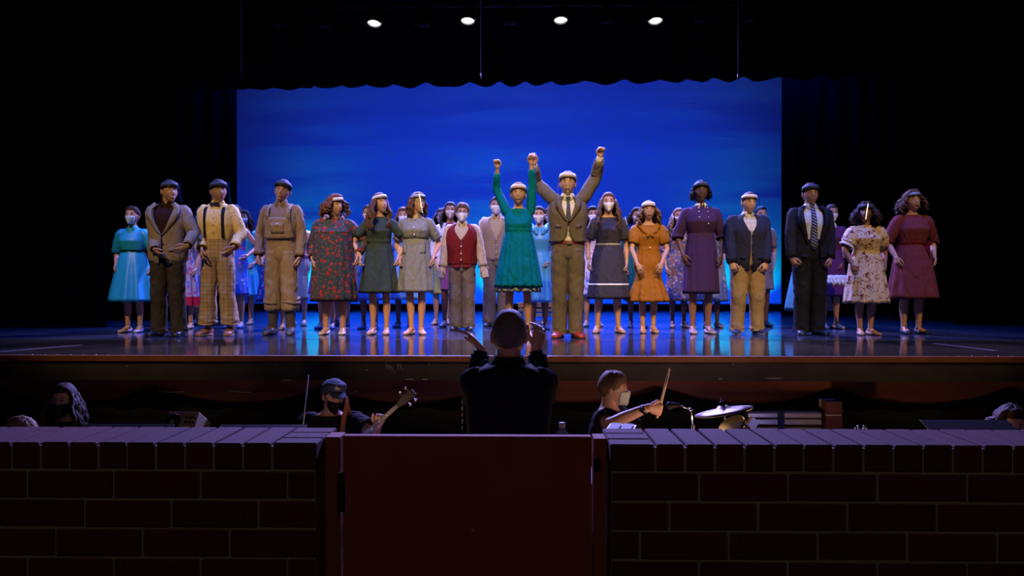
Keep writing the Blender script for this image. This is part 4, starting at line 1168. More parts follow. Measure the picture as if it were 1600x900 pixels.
# --- suspenders man
q = place(341, 277, 526)
p = make_person('person in yellow shirt with dark suspenders, bow tie and plaid trousers', q.pos, q.H, 'm', 0.95, skin='tan', hair='dark', head=(36, 0, -4), mouth='smile',
    arms={-1: dict(wrist=q.w(315, 389, 0.14), pole=(-.3, 1, 0), dir=(0.15, -0.35, -0.9), thumb=(0.5, -1, 0)), 1: dict(wrist=q.w(365, 386, 0.20), pole=(.35, 1, 0), dir=(-0.5, -0.35, -0.75), thumb=(-0.4, -1, 0.3))},
    hands={-1: dict(curl=0.35), 1: dict(curl=0.25)}, stance=0.125)
hair(p, 'short', 5); face_shield(p, dark_band, h=0.042, drop=0.19)
ms = cloth('pale_yellow_shirt', (0.78, 0.58, 0.22)); o = shirt(p, ms, q.z(378), bag=0.024, sl_off=0.020)
buttons(p, m_btn, [q.z(y) for y in (330, 341, 352, 363)], off=0.047, r=0.006, parent=o)
bow_tie(p, cloth('dark_bow_tie', (0.03, 0.028, 0.04)), q.z(320))
ts = trousers(p, lines('brown_plaid', (0.42, 0.29, 0.16), [((1, 0, 0), .045, .12, (0.08, 0.05, 0.03), .8), ((0, 0, 1), .045, .12, (0.08, 0.05, 0.03), .8), ((1, 0, 0), .0225, .1, (0.42, 0.32, 0.2), .6), ((0, 0, 1), .0225, .1, (0.42, 0.32, 0.2), .6)]), q.z(374), 0.090, 0.098, q.z(507), r_top=0.104, off=0.020)
for x in (-.10, .10): strap(p, 'suspender', cloth('dark_suspender', (0.02, 0.016, 0.03)), x * p.sc, q.z(373), p.Z(1.05), 0.028, off=0.038)
shoes(p, plain('tan_leather_shoe', (0.34, 0.14, 0.045), 0.45, 0.4), 'oxford', m_tanshoe)
# --- overalls man
q = place(440, 277, 525)
p = make_person('person in taupe work shirt, overalls and rubber boots', q.pos, q.H, 'm', 0.92, skin='light', hair='dark', head=(6, 4, 10), mouth='neutral',
    arms={-1: dict(wrist=q.w(404, 399, 0.04), dir=(0.05, -0.2, -1)), 1: dict(wrist=q.w(468, 401, 0.05), dir=(-0.05, -0.2, -1))}, hands={-1: dict(curl=0.55), 1: dict(curl=0.6)}, stance=0.10, shoulder=1.04)
hair(p, 'short', 7); face_shield(p, dark_band, h=0.045, drop=0.15)
mt = cloth('taupe_work_shirt', (0.25, 0.18, 0.12)); shirt(p, mt, p.Z(0.9), bag=0.024, sl_off=0.020, sl=1.98)
mo = cloth('taupe_overall_denim', (0.31, 0.225, 0.155), nscale=90, noise=0.2)
o = trousers(p, mo, q.z(372), 0.100, 0.098, q.z(474), off=0.030, r_top=0.112, puddle=0.1, name='overalls')
bm = MB()   # bib
rows = []
for t in np.linspace(0, 1, 9):
    z = q.z(374) + (q.z(341) - q.z(374)) * t; hw_ = (0.17 - 0.045 * t) * p.sc
    rows.append(np.array([p.surf(x, z, 0.046) for x in np.linspace(-hw_, hw_, 14)]))
bm.grid(rows, False); solid(bm.build('bib', mo, o), 0.006, 1)
pk = MB(); rows = [np.array([p.surf(x, z, 0.052) for x in np.linspace(-.07, .07, 8)]) for z in np.linspace(q.z(366), q.z(349), 4)]
pk.grid(rows, False); solid(pk.build('bib_pocket', mo, o), 0.006, 1)
buttons(p, m_btn, [q.z(352)], (0.0,), 0.06, 0.012, o)
for x in (-.115, .115):
    strap(p, 'overall_strap', mo, x * p.sc, q.z(342), p.Z(1.0), 0.040, off=0.044, parent=o)
    bk = MB(); c = p.surf(x * p.sc, q.z(341), 0.054); bk.box(c, (0.04, 0.008, 0.03)); bk.build('buckle', plain('brass_buckle', (.5, .42, .25), .35, .5, 1.0), o, smooth=False)
shoes(p, plain('grey_rubber_boot', (0.075, 0.065, 0.055), 0.45, 0.4), 'boot')
# --- dark floral dress woman
q = place(522, 302, 524)
p = make_person('person in dark dress with red blossoms and a cream headband shield', q.pos, q.H, 'f', 1.48, skin='light', legs_skin='stocking', hair='chestnut', head=(48, 0, -3), mouth='neutral',
    arms={-1: dict(wrist=q.w(489, 408, 0.10), dir=(0.25, -0.2, -0.95), thumb=(0.6, -1, 0)), 1: dict(wrist=q.w(558, 402, 0.08), pole=(1, .6, 0), dir=(0.1, -0.1, -1))}, hands={-1: dict(curl=0.2, spread=0.8), 1: dict(curl=0.7)}, stance=0.105, toes=0.12)
hair(p, 'cloud', 2, length=0.15); face_shield(p, cream_band, h=0.036)
mf = floral('red_on_teal_floral', (0.04, 0.055, 0.06), [(0.40, 0.035, 0.025), (0.20, 0.03, 0.03)], 19, 0.34, (0.13, 0.125, 0.09))
dress(p, mf, q.z(362), q.z(471), q.k(36), sl=1.72, pleats=18, amp=0.045, pw=0.55, bag=0.008, seed=2, sl_off=0.014)
shoes(p, plain('cream_flat_shoe', (0.60, 0.48, 0.32), 0.5, 0.4), 'flat', None, plain('cream_flat_shoe', (0.6, 0.48, 0.32)))
# --- dark green dress woman
q = place(593, 299, 524)
p = make_person('person in plain dark green dress holding hands on both sides', q.pos, q.H, 'f', 1.0, skin='fair', legs_skin='stocking', hair='brown', head=(42, 8, -4), mouth='smile', lip='red',
    arms={-1: dict(wrist=q.w(564, 403, 0.09), pole=(-1, .4, 0), dir=(-0.15, -0.15, -1)), 1: dict(wrist=q.w(622, 403, 0.09), pole=(1, .4, 0), dir=(0.0, -0.15, -1))}, hands={-1: dict(curl=0.75), 1: dict(curl=0.75)}, stance=0.085, toes=0.1)
hair(p, 'long', 4, length=0.37, wave=0.017, n=40, front=0.09); face_shield(p, cream_band, h=0.036)
mg = cloth('dark_green_dress', (0.042, 0.064, 0.060)); o = dress(p, mg, q.z(379), q.z(458), q.k(31), sl=0.68, pleats=9, amp=0.04, pw=0.8, sl_off=0.02, seed=5)
belt(p, 'waistband', q.z(376), 0.045, mg, 0.016, o); buttons(p, m_dkbtn, [q.z(346), q.z(354)], off=0.022, r=0.006, parent=o)
shoes(p, m_tanshoe, 'pump', None, m_tanshoe)
# --- grey-blue shirtdress woman
q = place(650, 298, 524)
p = make_person('person in pale grey-blue collared shirtdress and glasses', q.pos, q.H, 'f', 1.02, skin='light', legs_skin='stocking', hair='brown', head=(42, 4, 3), mouth='open', lip='red',
    arms={-1: dict(wrist=q.w(626, 403, 0.08), dir=(-0.2, -0.1, -1)), 1: dict(wrist=q.w(677, 402, 0.06), dir=(0.0, -0.2, -1))}, hands={-1: dict(curl=0.7), 1: dict(curl=0.45)}, stance=0.06, toes=0.28)
hair(p, 'bob', 6, length=0.2, out=0.02); face_shield(p, plain('clear_grey_band', (0.25, 0.28, 0.35), 0.4, 0.5), h=0.03); glasses(p, m_frame)
mg = cloth('grey_blue_linen', (0.205, 0.215, 0.225), nscale=25, noise=0.22); o = dress(p, mg, q.z(372), q.z(457), q.k(28), sl=0.78, pleats=10, amp=0.04, pw=0.7, sl_off=0.024, seed=7, bag=0.012, neck=1.43)
belt(p, 'waist_seam', q.z(372), 0.014, cloth('dark_seam', (0.05, 0.05, 0.055)), 0.024, o); collar(p, mg, 1.445, 0.05, 0.45, 0.035, o, point=0.05)
buttons(p, m_btn, [q.z(y) for y in (343, 357, 368)], off=0.034, r=0.009, parent=o)
shoes(p, m_tanshoe, 'pump', None, m_tanshoe)
for x in (-.09, .075):
    pk = MB(); rows = [np.array([p.surf(x * p.sc + dx, max(z, p.Z(0.9)), 0.038) * np.array([1, 1, 0]) + np.array([0, 0, z]) for dx in np.linspace(-.05, .05, 6)]) for z in np.linspace(q.z(397), q.z(384), 4)]
    pk.grid(rows, False); solid(pk.build('pocket', mg, o), 0.005, 1)
# --- red vest boy
q = place(722, 316, 517)
p = make_person('person in maroon vest and cream shirt with glasses and white mask', q.pos, q.H, 'm', 1.05, skin='light', hair='brown', head=(4, 2, 2), mouth='neutral',
    arms={-1: dict(wrist=q.w(692, 418, 0.03), dir=(0, -0.1, -1)), 1: dict(wrist=q.w(755, 418, 0.03), dir=(0, -0.1, -1))}, stance=0.085)
hair(p, 'mop', 8); glasses(p, m_frame); mask(p, m_white)
mcr = cloth('cream_shirt', (0.44, 0.34, 0.22)); shirt(p, mcr, p.Z(0.95), sl=2.0, sl_off=0.022, bag=0.012)
for s in (-1, 1):
    sm = MB(); d = nz(p.wr[s] - p.el[s]); sm.grid(tube_rings([p.wr[s] - d * .06, p.wr[s] + d * .06, p.wr[s] + d * .14], [(.046, .046), (.047, .048), (.045, .045)], 14, (0, -1, 0)), True); sm.build('long_cuff', mcr, p.root)
mv = cloth('maroon_vest_wool', (0.135, 0.012, 0.011)); mb = MB()
zt = q.z(345); zb_ = q.z(414); top = p.Z(1.47)
def vgap(t, z): return 0.015 if z < q.z(375) else 0.015 + 0.60 * ((z - q.z(375)) / (top - q.z(375))) ** 0.9
torso_cloth(p, mb, zb_, top, 0.030, 40, 20, 2.3, 0.006, 3, vgap, bag=0.020)
o = solid(mb.build('vest', mv, p.root), 0.006, -1)
for s in (-1, 1):
    tb = MB(); rows = []
    for t, (xa, xb_) in zip((0, .5, 1), ((0.004, .17), (0.02, .12), (0.055, .075))):
        z = zb_ - t * 0.055; rows.append(np.array([p.surf(s * x * p.sc, z, 0.045) for x in np.linspace(xa, xb_, 7)]))
    tb.grid(rows, False); solid(tb.build('vest_point', mv, o), 0.006, 0)
buttons(p, m_btn, [q.z(y) for y in (375, 386, 397, 407)], off=0.058, r=0.009, parent=o)
trousers(p, cloth('grey_brown_trousers', (0.14, 0.11, 0.085)), q.z(412), 0.092, 0.094, 0.03, r_top=0.108, off=0.02, puddle=0.08); shoes(p, m_blackshoe, 'oxford', m_blackshoe)
# --- leading pair with raised joined hands
q = place(810, 283, 530)
p = make_person('person in teal dress raising both arms at centre stage', q.pos, q.H, 'f', 0.96, skin='fair', legs_skin='stocking', hair='blond', head=(0, 8, 0), mouth='grin', lip='red',
    arms={-1: {'wrist': q.w(777, 262, 0.06), 'raise': 1.0, 'pole': (-.55, .8, -.2), 'dir': (-0.05, -0.1, 1), 'thumb': (1, -0.3, 0)}, 1: {'wrist': q.w(830, 256, 0.06), 'raise': 1.0, 'pole': (.55, .8, -.2), 'dir': (0.05, -0.1, 1), 'thumb': (-1, -0.3, 0)}},
    hands={-1: dict(fist=True, thumb_curl=0.8), 1: dict(curl=0.85, thumb_curl=0.6)}, stance=0.115, toes=0.1)
hair(p, 'updo', 9); face_shield(p, cream_band, h=0.044)
mt = cloth('teal_jersey', (0.0, 0.17, 0.26)); o = dress(p, mt, q.z(361), q.z(449), q.k(37), sl=1.72, pleats=16, amp=0.05, pw=0.8, seed=9, sl_off=0.010, neck=1.46)
belt(p, 'waistband', q.z(359), 0.035, mt, 0.016, o)
mb = MB(); skirt(p, mb, q.z(400), q.z(456), q.k(35), None, None, 20, 0.04, 84, 8, 0.9, 3, 0.01, 0.01); mb.build('petticoat', cloth('pale_petticoat', (0.35, 0.45, 0.48)), p.root)
shoes(p, m_tanshoe, 'pump', None, m_tanshoe)
q = place(887, 264, 529)
p = make_person('person in grey-brown suit and tie raising both arms at centre stage', q.pos, q.H, 'm', 1.0, skin='fair', hair='brown', head=(-4, 6, 0), mouth='open',
    arms={-1: {'wrist': q.w(834, 257, 0.05), 'raise': 1.0, 'pole': (-.3, 1, -.2), 'dir': (-0.05, -0.05, 1), 'thumb': (1, -0.5, 0)}, 1: {'wrist': q.w(938, 245, 0.06), 'raise': 1.0, 'pole': (.3, 1, -.2), 'dir': (0.08, -0.1, 1), 'thumb': (-1, -0.4, 0)}},
    hands={-1: dict(curl=0.8, thumb_curl=0.6), 1: dict(fist=True, thumb_curl=0.8)}, stance=0.085, toes=0.3)
hair(p, 'short', 10); face_shield(p, cream_band, h=0.044)
msu = cloth('grey_brown_suit', (0.145, 0.12, 0.09)); mw = cloth('white_shirt', (0.75, 0.72, 0.62))
shirt(p, mw, p.Z(0.95), neck=1.485, sl=1.95, sl_off=.002, bag=0.0, off=.006); tie(p, lines('dark_check_tie', (0.03, 0.03, 0.04), [((1, 0, 1), .03, .3, (.3, .3, .3), .8)]), q.z(313), q.z(352), 0.022, 0.06)
trousers(p, msu, q.z(377), 0.086, 0.080, 0.045, r_top=0.104, off=0.016, puddle=0.1)
o = belt(p, 'belt', q.z(379.5), 0.035, plain('red_brown_belt', (0.22, 0.03, 0.02), 0.4, 0.4), 0.022)
bk = MB(); bk.box(p.surf(0.01, q.z(379.5), 0.034), (0.045, 0.01, 0.036)); bk.build('buckle', plain('brass_buckle', (.5, .42, .25), .35, .5, 1.0), o, smooth=False)
jacket(p, msu, q.z(379), q.z(346), off=0.030, bag=0.008, sl_off=0.022, button_m=m_dkbtn, nb=2, open_top=0.36, open_low=0.25, sl=1.80)
for s in (-1, 1): cuff(p, mw, s, l=0.05)
shoes(p, plain('rust_red_shoe', (0.34, 0.035, 0.015), 0.45, 0.4), 'oxford', plain('dark_sole', (.05, .03, .02)))
# --- navy dress with white stripe
q = place(950, 298, 521)
p = make_person('masked person in navy dress with white stripe above the hem', q.pos, q.H, 'f', 1.12, skin='light', legs_skin='stocking', hair='brown', head=(0, 2, 0), mouth='neutral',
    arms={-1: dict(wrist=q.w(920, 409, 0.04), dir=(-0.05, -0.1, -1)), 1: dict(wrist=q.w(979, 411, 0.05), dir=(-0.05, -0.1, -1))}, hands={-1: dict(curl=0.5), 1: dict(curl=0.65)}, stance=0.13, toes=0.25)
hair(p, 'long', 11, length=0.36, wave=0.015, n=44, front=0.085); mask(p, m_white)
mn = cloth('navy_dress', (0.048, 0.044, 0.062)); o = dress(p, mn, q.z(382), q.z(467), q.k(33.5), sl=0.72, pleats=10, amp=0.03, pw=0.75, seed=11, sl_off=0.028, neck=1.435)
mb = MB(); r_ = skirt(p, MB(), q.z(382), q.z(467), q.k(33.5) + 0.004, None, None, 10, 0.03, 84, 32, 0.75, 11, 0.0, 0.018); mb.grid(r_[23:25], True); solid(mb.build('hem_stripe', cloth('white_trim', (.8, .8, .8)), o), 0.004, 1)
belt(p, 'belt', q.z(382), 0.016, cloth('pale_thin_belt', (.45, .42, .38)), 0.018, o)
for s in (-1, 1):
    mb = MB(); S, E = p.sh[s], p.el[s]; pts = [S + (E - S) * t + np.array([s * (p.armr[0] + .026) * .75, -0.035, 0.035 * (1 - t)]) for t in np.linspace(-.1, .68, 7)]
    mb.tube(pts, 0.004, 6); mb.build('sleeve_piping', cloth('white_trim', (.8, .8, .8)), o)
shoes(p, m_tanshoe, 'pump', None, m_tanshoe)
# --- mustard dress
q = place(1013, 312, 521)
p = make_person('person in mustard dress with flared hem, hands on thighs, cream headband', q.pos, q.H, 'f', 1.06, skin='light', legs_skin='stocking', hair='sandy', head=(0, 8, 0), mouth='open', lip='red',
    arms={-1: dict(wrist=q.w(996, 413, 0.19), pole=(-1, .5, 0), dir=(0.45, -0.1, -0.9), thumb=(1, -0.2, 0)), 1: dict(wrist=q.w(1034, 411, 0.19), pole=(1, .5, 0), dir=(-0.25, -0.1, -0.95), thumb=(-1, -0.2, 0))}, hands={-1: dict(curl=0.15, spread=1.0), 1: dict(curl=0.15, spread=1.2)}, stance=0.07, toes=0.1)
hair(p, 'long', 12, length=0.21, wave=0.02, n=34, front=0.03); face_shield(p, cream_band, h=0.05)
mm = cloth('mustard_crepe', (0.32, 0.125, 0.016)); o = dress(p, mm, q.z(386), q.z(472), q.k(33), sl=0.72, puff=0.02, pleats=12, amp=0.05, slim=0.55, seed=12, sl_off=0.02, neck=1.43)
belt(p, 'waistband', q.z(388), 0.045, mm, 0.018, o); buttons(p, m_btn, [q.z(388)], off=0.034, r=0.012, parent=o)
mb = MB()   # crossed neck scarf
for s in (-1, 1): mb.strip([p.surf(s * x * p.sc, q.z(y), 0.02) for x, y in ((.14, 346), (.11, 354), (.06, 362), (.0, 367), (-.05, 370))], (0, -1, .2), [.05, .06, .06, .045, .035], 0.010)
mb.build('neck_scarf', mm, o)
shoes(p, m_tanshoe, 'pump', None, m_tanshoe)
# --- tall woman in dark purple
q = place(1095, 279, 522)
p = make_person('person in dark purple tweed dress with white collar and pearl buttons', q.pos, q.H, 'f', 1.0, skin='dark', legs_skin='brown', hair='black', head=(-6, 8, 0), mouth='neutral', shoulder=1.08,
    arms={-1: dict(wrist=q.w(1067, 398, 0.08), dir=(0.3, -0.2, -0.93), thumb=(0.7, -1, 0)), 1: dict(wrist=q.w(1127, 399, 0.08), dir=(-0.15, -0.2, -0.95), thumb=(-0.7, -1, 0))}, hands={-1: dict(curl=0.12, spread=0.3), 1: dict(curl=0.2, spread=0.3)}, stance=0.09, toes=0.1)
hair(p, 'bob', 13, length=0.10, out=0.02, wave=0.01); face_shield(p, dark_band, h=0.044)
mp = plain('purple_tweed', (0.06, 0.027, 0.085), 0.9, 0.15, noise=0.9, nscale=120); o = dress(p, mp, q.z(364), q.z(459), q.k(28), sl=1.12, pleats=14, amp=0.03, pw=0.6, seed=13, sl_off=0.026, cuff=0.12, bag=0.012)
collar(p, cloth('white_collar', (.8, .76, .7)), 1.45, 0.05, 0.4, 0.035, o, point=0.045); buttons(p, m_btn, [q.z(y) for y in (326, 332, 341)], (-.05, .05), 0.036, 0.008, o)
buttons(p, m_btn, [q.z(351)], (.05,), 0.036, 0.008, o); buttons(p, m_btn, [q.z(320)], (0.0,), 0.03, 0.010, o)
shoes(p, plain('beige_flat', (.42, .30, .19), .5, .4), 'flat', None, m_tanshoe)
# --- navy cardigan
q = place(1168, 298, 523)
p = make_person('person in navy cardigan, pale shirt and khaki trousers', q.pos, q.H, 'm', 1.22, skin='fair', hair='brown', head=(8, 0, 3), mouth='smile',
    arms={-1: dict(wrist=q.w(1143, 412, 0.13), pole=(-1, .5, 0), dir=(0.2, -0.2, -0.9), thumb=(1, -0.5, 0)), 1: dict(wrist=q.w(1197, 412, 0.13), pole=(1, .5, 0), dir=(-0.2, -0.2, -0.9), thumb=(-1, -0.5, 0))}, hands={-1: dict(curl=0.6), 1: dict(curl=0.6)}, stance=0.125, toes=0.3)
hair(p, 'short', 14); face_shield(p, cream_band, h=0.036)
ml = lines('cream_checked_shirt', (.66, .60, .48), [((1, 0, 0), .05, .12, (.25, .25, .28), .6), ((0, 0, 1), .05, .12, (.25, .25, .28), .6)])
shirt(p, ml, p.Z(0.9), neck=1.485, sl_off=.002, bag=0.0, off=.006); mnv = cloth('navy_knit', (0.026, 0.028, 0.050), bump=0.3, bscale=200)
trousers(p, cloth('khaki_cotton', (0.36, 0.25, 0.125)), p.Z(1.06), 0.090, 0.086, 0.035, r_top=0.100, off=0.014, puddle=0.1)
jacket(p, mnv, q.z(424), q.z(364), off=0.026, bag=0.012, sl_off=0.024, neck=1.475, lapel=False, pocket=True, button_m=m_dkbtn, buttons=[q.z(y) for y in (368, 382, 396, 410)], open_low=0.08, open_top=0.45, name='cardigan', sl=2.0, flare=0.0)
shoes(p, plain('navy_canvas_shoe', (.03, .035, .06), .7, .3), 'oxford', plain('pale_sole', (.5, .45, .38), .7))
# --- navy suit man
q = place(1265, 283, 524)
p = make_person('person in dark navy suit with striped tie and face shield', q.pos, q.H, 'm', 1.08, skin='tan', hair='dark', head=(0, 5, 0), mouth='neutral', shoulder=1.06,
    arms={-1: dict(wrist=q.w(1236, 409, 0.12), pole=(-1, .5, 0), dir=(0.35, -0.4, -0.8), thumb=(0.6, -1, 0)), 1: dict(wrist=q.w(1298, 409, 0.12), pole=(1, .5, 0), dir=(-0.2, -0.4, -0.8), thumb=(-.6, -1, 0))}, hands={-1: dict(curl=0.7), 1: dict(curl=0.7)}, stance=0.09, toes=0.3)
hair(p, 'short', 15); face_shield(p, dark_band, h=0.045, drop=0.13)
shirt(p, cloth('pale_blue_shirt', (.62, .66, .66)), p.Z(0.9), neck=1.485, sl_off=.002, bag=0.0, off=.006); tie(p, lines('striped_tie', (0.045, 0.05, 0.09), [((0.55, 0, 1), .034, .25, (.55, .55, .55), 1), ((0.55, 0, 1), .034, .07, (.04, .04, .06), 1)]), q.z(322), q.z(391), 0.026, 0.085)
mss = cloth('navy_charcoal_suit', (0.018, 0.018, 0.024)); trousers(p, mss, q.z(375), 0.090, 0.088, 0.035, r_top=0.106, off=0.018, puddle=0.12)
jacket(p, mss, q.z(424), q.z(385), off=0.030, bag=0.012, sl_off=0.022, button_m=None, open_top=0.50, open_mid=0.20, open_low=0.3, sl=1.96)
shoes(p, m_blackshoe, 'oxford', m_blackshoe)
# --- cream floral dress
q = place(1353, 315, 524)
p = make_person('person in cream dress printed with brown flowers, lace on one sleeve', q.pos, q.H, 'f', 1.22, skin='brown', legs_skin='stocking', hair='dark', head=(-30, 4, 3), mouth='smile', lip='red',
    arms={-1: dict(wrist=q.w(1332, 414, 0.16), pole=(-1, .6, 0), dir=(0.25, -0.15, -0.95), thumb=(1, -0.5, 0)), 1: dict(wrist=q.w(1383, 413, 0.06), dir=(-0.1, -0.2, -1))}, hands={-1: dict(curl=0.25), 1: dict(curl=0.45)}, stance=0.07, toes=0.25)
hair(p, 'cloud', 16, length=0.17); face_shield(p, dark_band, h=0.044, drop=0.14)
mfl = floral('brown_on_cream_floral', (0.66, 0.50, 0.30), [(0.20, 0.055, 0.03), (0.32, 0.16, 0.05)], 15, 0.33, (0.22, 0.19, 0.14), 1.0)
o = dress(p, mfl, q.z(392), q.z(474), q.k(34), sl=0.80, puff=0.02, pleats=12, amp=0.04, pw=0.7, seed=16, sl_off=0.02, wavy=0.006)
mb = MB(); S, E = p.sh[-1], p.el[-1]
for t in np.linspace(0.1, 0.7, 4):
    c = S + (E - S) * t; a = np.linspace(0, 2 * PI, 40, endpoint=False); r_ = p.armr[0] + 0.032 + 0.010 * np.sin(a * 10)
    d = nz(E - S); mb.grid([c + d * dz + np.outer(np.cos(a) * r_ * k_, (0, 1, 0)) + np.outer(np.sin(a) * r_ * k_, np.cross(d, (0, 1, 0))) for dz, k_ in ((0, .85), (.022, 1.0))], True)
solid(mb.build('lace_ruffle', cloth('white_lace', (.78, .78, .82)), o), 0.003, 1)
shoes(p, m_tanshoe, 'pump', None, m_tanshoe)
# --- maroon dress with sash
q = place(1425, 295, 522)
p = make_person('person in plain maroon dress with ribbon sash, rightmost of the cast', q.pos, q.H, 'f', 1.22, skin='light', legs_skin='stocking', hair='brown', head=(4, 6, -4), mouth='smile', lip='red',
    arms={-1: dict(wrist=q.w(1400, 402, 0.10), dir=(0.15, -0.25, -0.95), thumb=(.5, -1, 0)), 1: dict(wrist=q.w(1460, 401, 0.05), dir=(0.0, -0.1, -1))}, hands={-1: dict(curl=0.45), 1: dict(curl=0.4)}, stance=0.09, toes=0.15)
hair(p, 'cloud', 17, length=0.16); face_shield(p, plain('clear_grey_band', (.25, .28, .35)), h=0.035, drop=0.15)
mmr = cloth('maroon_crepe', (0.16, 0.036, 0.040)); o = dress(p, mmr, q.z(381), q.z(467), q.k(37), sl=1.25, pleats=10, amp=0.035, pw=0.75, seed=17, sl_off=0.030, neck=1.45)
mrb = cloth('wine_ribbon', (0.11, 0.006, 0.012)); b_ = belt(p, 'sash', q.z(381), 0.03, mrb, 0.02, o)
mb = MB(); c = p.surf(0.115 * p.sc, q.z(381), 0.035)
for s, dz in ((-1, .02), (1, .015)): mb.strip([c, c + np.array([s * .03, -.01, dz]), c + np.array([s * .06, -.005, dz * .3]), c + np.array([s * .03, -.012, -.01]), c], (0, -1, 0), .022, .004)
mb.strip([c, c + np.array([-.02, -.008, -.10]), c + np.array([-.045, -.01, -.22])], (0, -1, 0), .028, .004); mb.strip([c, c + np.array([.012, -.008, -.08]), c + np.array([.02, -.01, -.17])], (0, -1, 0), .028, .004)
mb.build('ribbon_bow', mrb, p.root)
shoes(p, m_blackshoe, 'pump', None, m_blackshoe)

# ------------------------------------------------------------------ the row behind
def back_woman(label, cx, top, feet, m, waist, hem, hw, sl=0.8, hairk='long', hairc='brown', skin='light', maskm=None, legs='stocking', shoe=m_tanshoe, head=(0, 2, 0), g=1.0, puff=0.0, m2=None, pleats=12, amp=0.05, glass=False, seed=1, wl=None, wr=None, extra=None, sl_off=0.018, pw=0.75, hl=0.3):
    q = place(cx, top, feet); A = {}
    if wl: A[-1] = dict(wrist=q.w(wl[0], wl[1], 0.06))
    if wr: A[1] = dict(wrist=q.w(wr[0], wr[1], 0.06))
    p = make_person(label, q.pos, q.H, 'f', g, skin=skin, legs_skin=legs, hair=hairc, head=head, mouth='neutral', arms=A, hands={-1: dict(curl=.4), 1: dict(curl=.4)}, stance=0.085, toes=0.15)
    hair(p, hairk, seed, **({'length': hl} if hairk in ('long', 'bob') else {}))
    if maskm: mask(p, maskm)
    if glass: glasses(p, m_frame)
    o = dress(p, m, q.z(waist), q.z(hem), q.k(hw), sl=sl, puff=puff, m2=m2, pleats=pleats, amp=amp, pw=pw, seed=seed, sl_off=sl_off)
    shoes(p, shoe, 'pump', None, shoe)
    if extra: extra(p, q, o)
    return p
W_ = m_white
def x_turq(p, q, o):
    belt(p, 'belt', q.z(393), 0.035, cloth('dark_teal_belt', (0.0, 0.02, 0.04)), 0.018, o); collar(p, cloth('turquoise_satin', (.01, .33, .55)), 1.455, .05, .4, .035, o)
back_woman('person in shiny turquoise dress with dark belt, leftmost of the cast', 208, 321, 521, plain('turquoise_satin', (0.01, 0.33, 0.55), 0.45, 0.5, bump=0.15, bscale=12), 393, 471, 36, 1.02, 'updo', 'dark', maskm=m_bluemask, wl=(181, 416), wr=(237, 418), pleats=9, amp=0.06, g=1.1, extra=x_turq, seed=31, sl_off=0.03, shoe=plain('lilac_shoe', (.45, .42, .6), .4, .4))
def x_redhem(p, q, o):
    mb = MB(); r_ = skirt(p, MB(), q.z(395), q.z(477), q.k(23) + .012, None, None, 12, 0.05, 84, 24, .75, 32, 0, .024); mb.grid(r_[20:25], True); mb.build('red_hem_band', cloth('red_band', (.5, .015, .04)), o)
back_woman('person behind the grey-brown blazer, flowered skirt with red hem', 288, 326, 515, floral('pink_blue_floral', (.45, .35, .42), [(.6, .1, .2), (.1, .2, .6)], 14, .35), 395, 476, 23, .8, 'bob', 'dark', maskm=W_, extra=x_redhem, seed=32)
back_woman('person in lavender satin skirt between the blazer and the suspenders', 315, 322, 509, plain('lavender_satin', (.38, .30, .42), .5, .4, noise=.3, nscale=9), 392, 464, 22, .8, 'bob', 'brown', maskm=W_, shoe=m_blueshoe, seed=33)
back_woman('person in bright blue flowered skirt behind the suspenders, bare arm', 367, 318, 514, floral('blue_floral', (.05, .13, .55), [(.6, .08, .2), (.3, .5, .8)], 12, .3), 392, 461, 21, 0.0, 'updo', 'dark', maskm=m_bluemask, shoe=m_blueshoe, wr=(386, 400), seed=34, head=(10, 0, 0))
back_woman('person in long pale turquoise coat dress beside the suspenders', 383, 326, 508, plain('aqua_satin', (.05, .42, .52), .5, .4, bump=.15, bscale=10), 395, 463, 24, 1.6, 'bob', 'dark', maskm=m_bluemask, puff=.02, wr=(397, 412), seed=35)
back_woman('person in navy skirt dotted with red flowers behind the overalls', 432, 326, 516, floral('navy_red_floral', (.04, .07, .30), [(.55, .05, .08), (.4, .5, .7)], 20, .36), 395, 471, 30, .8, 'bob', 'brown', maskm=W_, seed=36)
back_woman('person in cream yellow dress behind the right side of the overalls', 466, 326, 510, cloth('cream_yellow_cotton', (.66, .54, .24)), 392, 468, 15, 1.05, 'updo', 'brown', maskm=W_, seed=37, wr=(478, 400), sl_off=.028)
back_woman('person in violet dress behind the left side of the dark floral dress', 510, 328, 515, cloth('violet_cotton', (.20, .14, .55)), 392, 459, 27, 1.3, 'bun', 'dark', maskm=W_, shoe=m_blueshoe, seed=38)
back_woman('person in blue satin skirt between the dark floral and dark green dresses', 534, 330, 510, plain('royal_blue_satin', (.05, .14, .60), .5, .4), 392, 472, 33, .8, 'bun', 'dark', maskm=W_, shoe=m_blueshoe, seed=39)
back_woman('person in blue dress and dark stockings behind the dark green dress', 577, 318, 515, cloth('mid_blue_cotton', (.06, .18, .55)), 392, 469, 22, .8, 'bun', 'dark', maskm=W_, legs='dark', shoe=m_blueshoe, seed=40)
back_woman('person in pale blue skirt behind the grey-blue shirtdress', 631, 322, 512, cloth('pale_blue_cotton', (.12, .30, .55)), 392, 468, 26, .8, 'bob', 'chestnut', maskm=W_, legs='dark', shoe=m_blueshoe, seed=41)
back_woman('masked person in olive yellow skirt peeking left of the pale blouse', 690, 323, 508, cloth('olive_yellow', (.30, .32, .10)), 392, 460, 17, .8, 'long', 'dark', maskm=W_, seed=42, hl=.25, head=(6, 0, 0))
def x_white(p, q, o):
    mb = MB(); torso_cloth(p, mb, q.z(435), p.Z(1.45), .028, 40, 16, 2.2, .008, 3, lambda t, z: .35); [sleeve(p, mb, s, 1.6, off=.03) for s in (-1, 1)]
    solid(mb.build('open_blouse', cloth('white_lilac_blouse', (.66, .64, .72)), p.root), .004, 1)
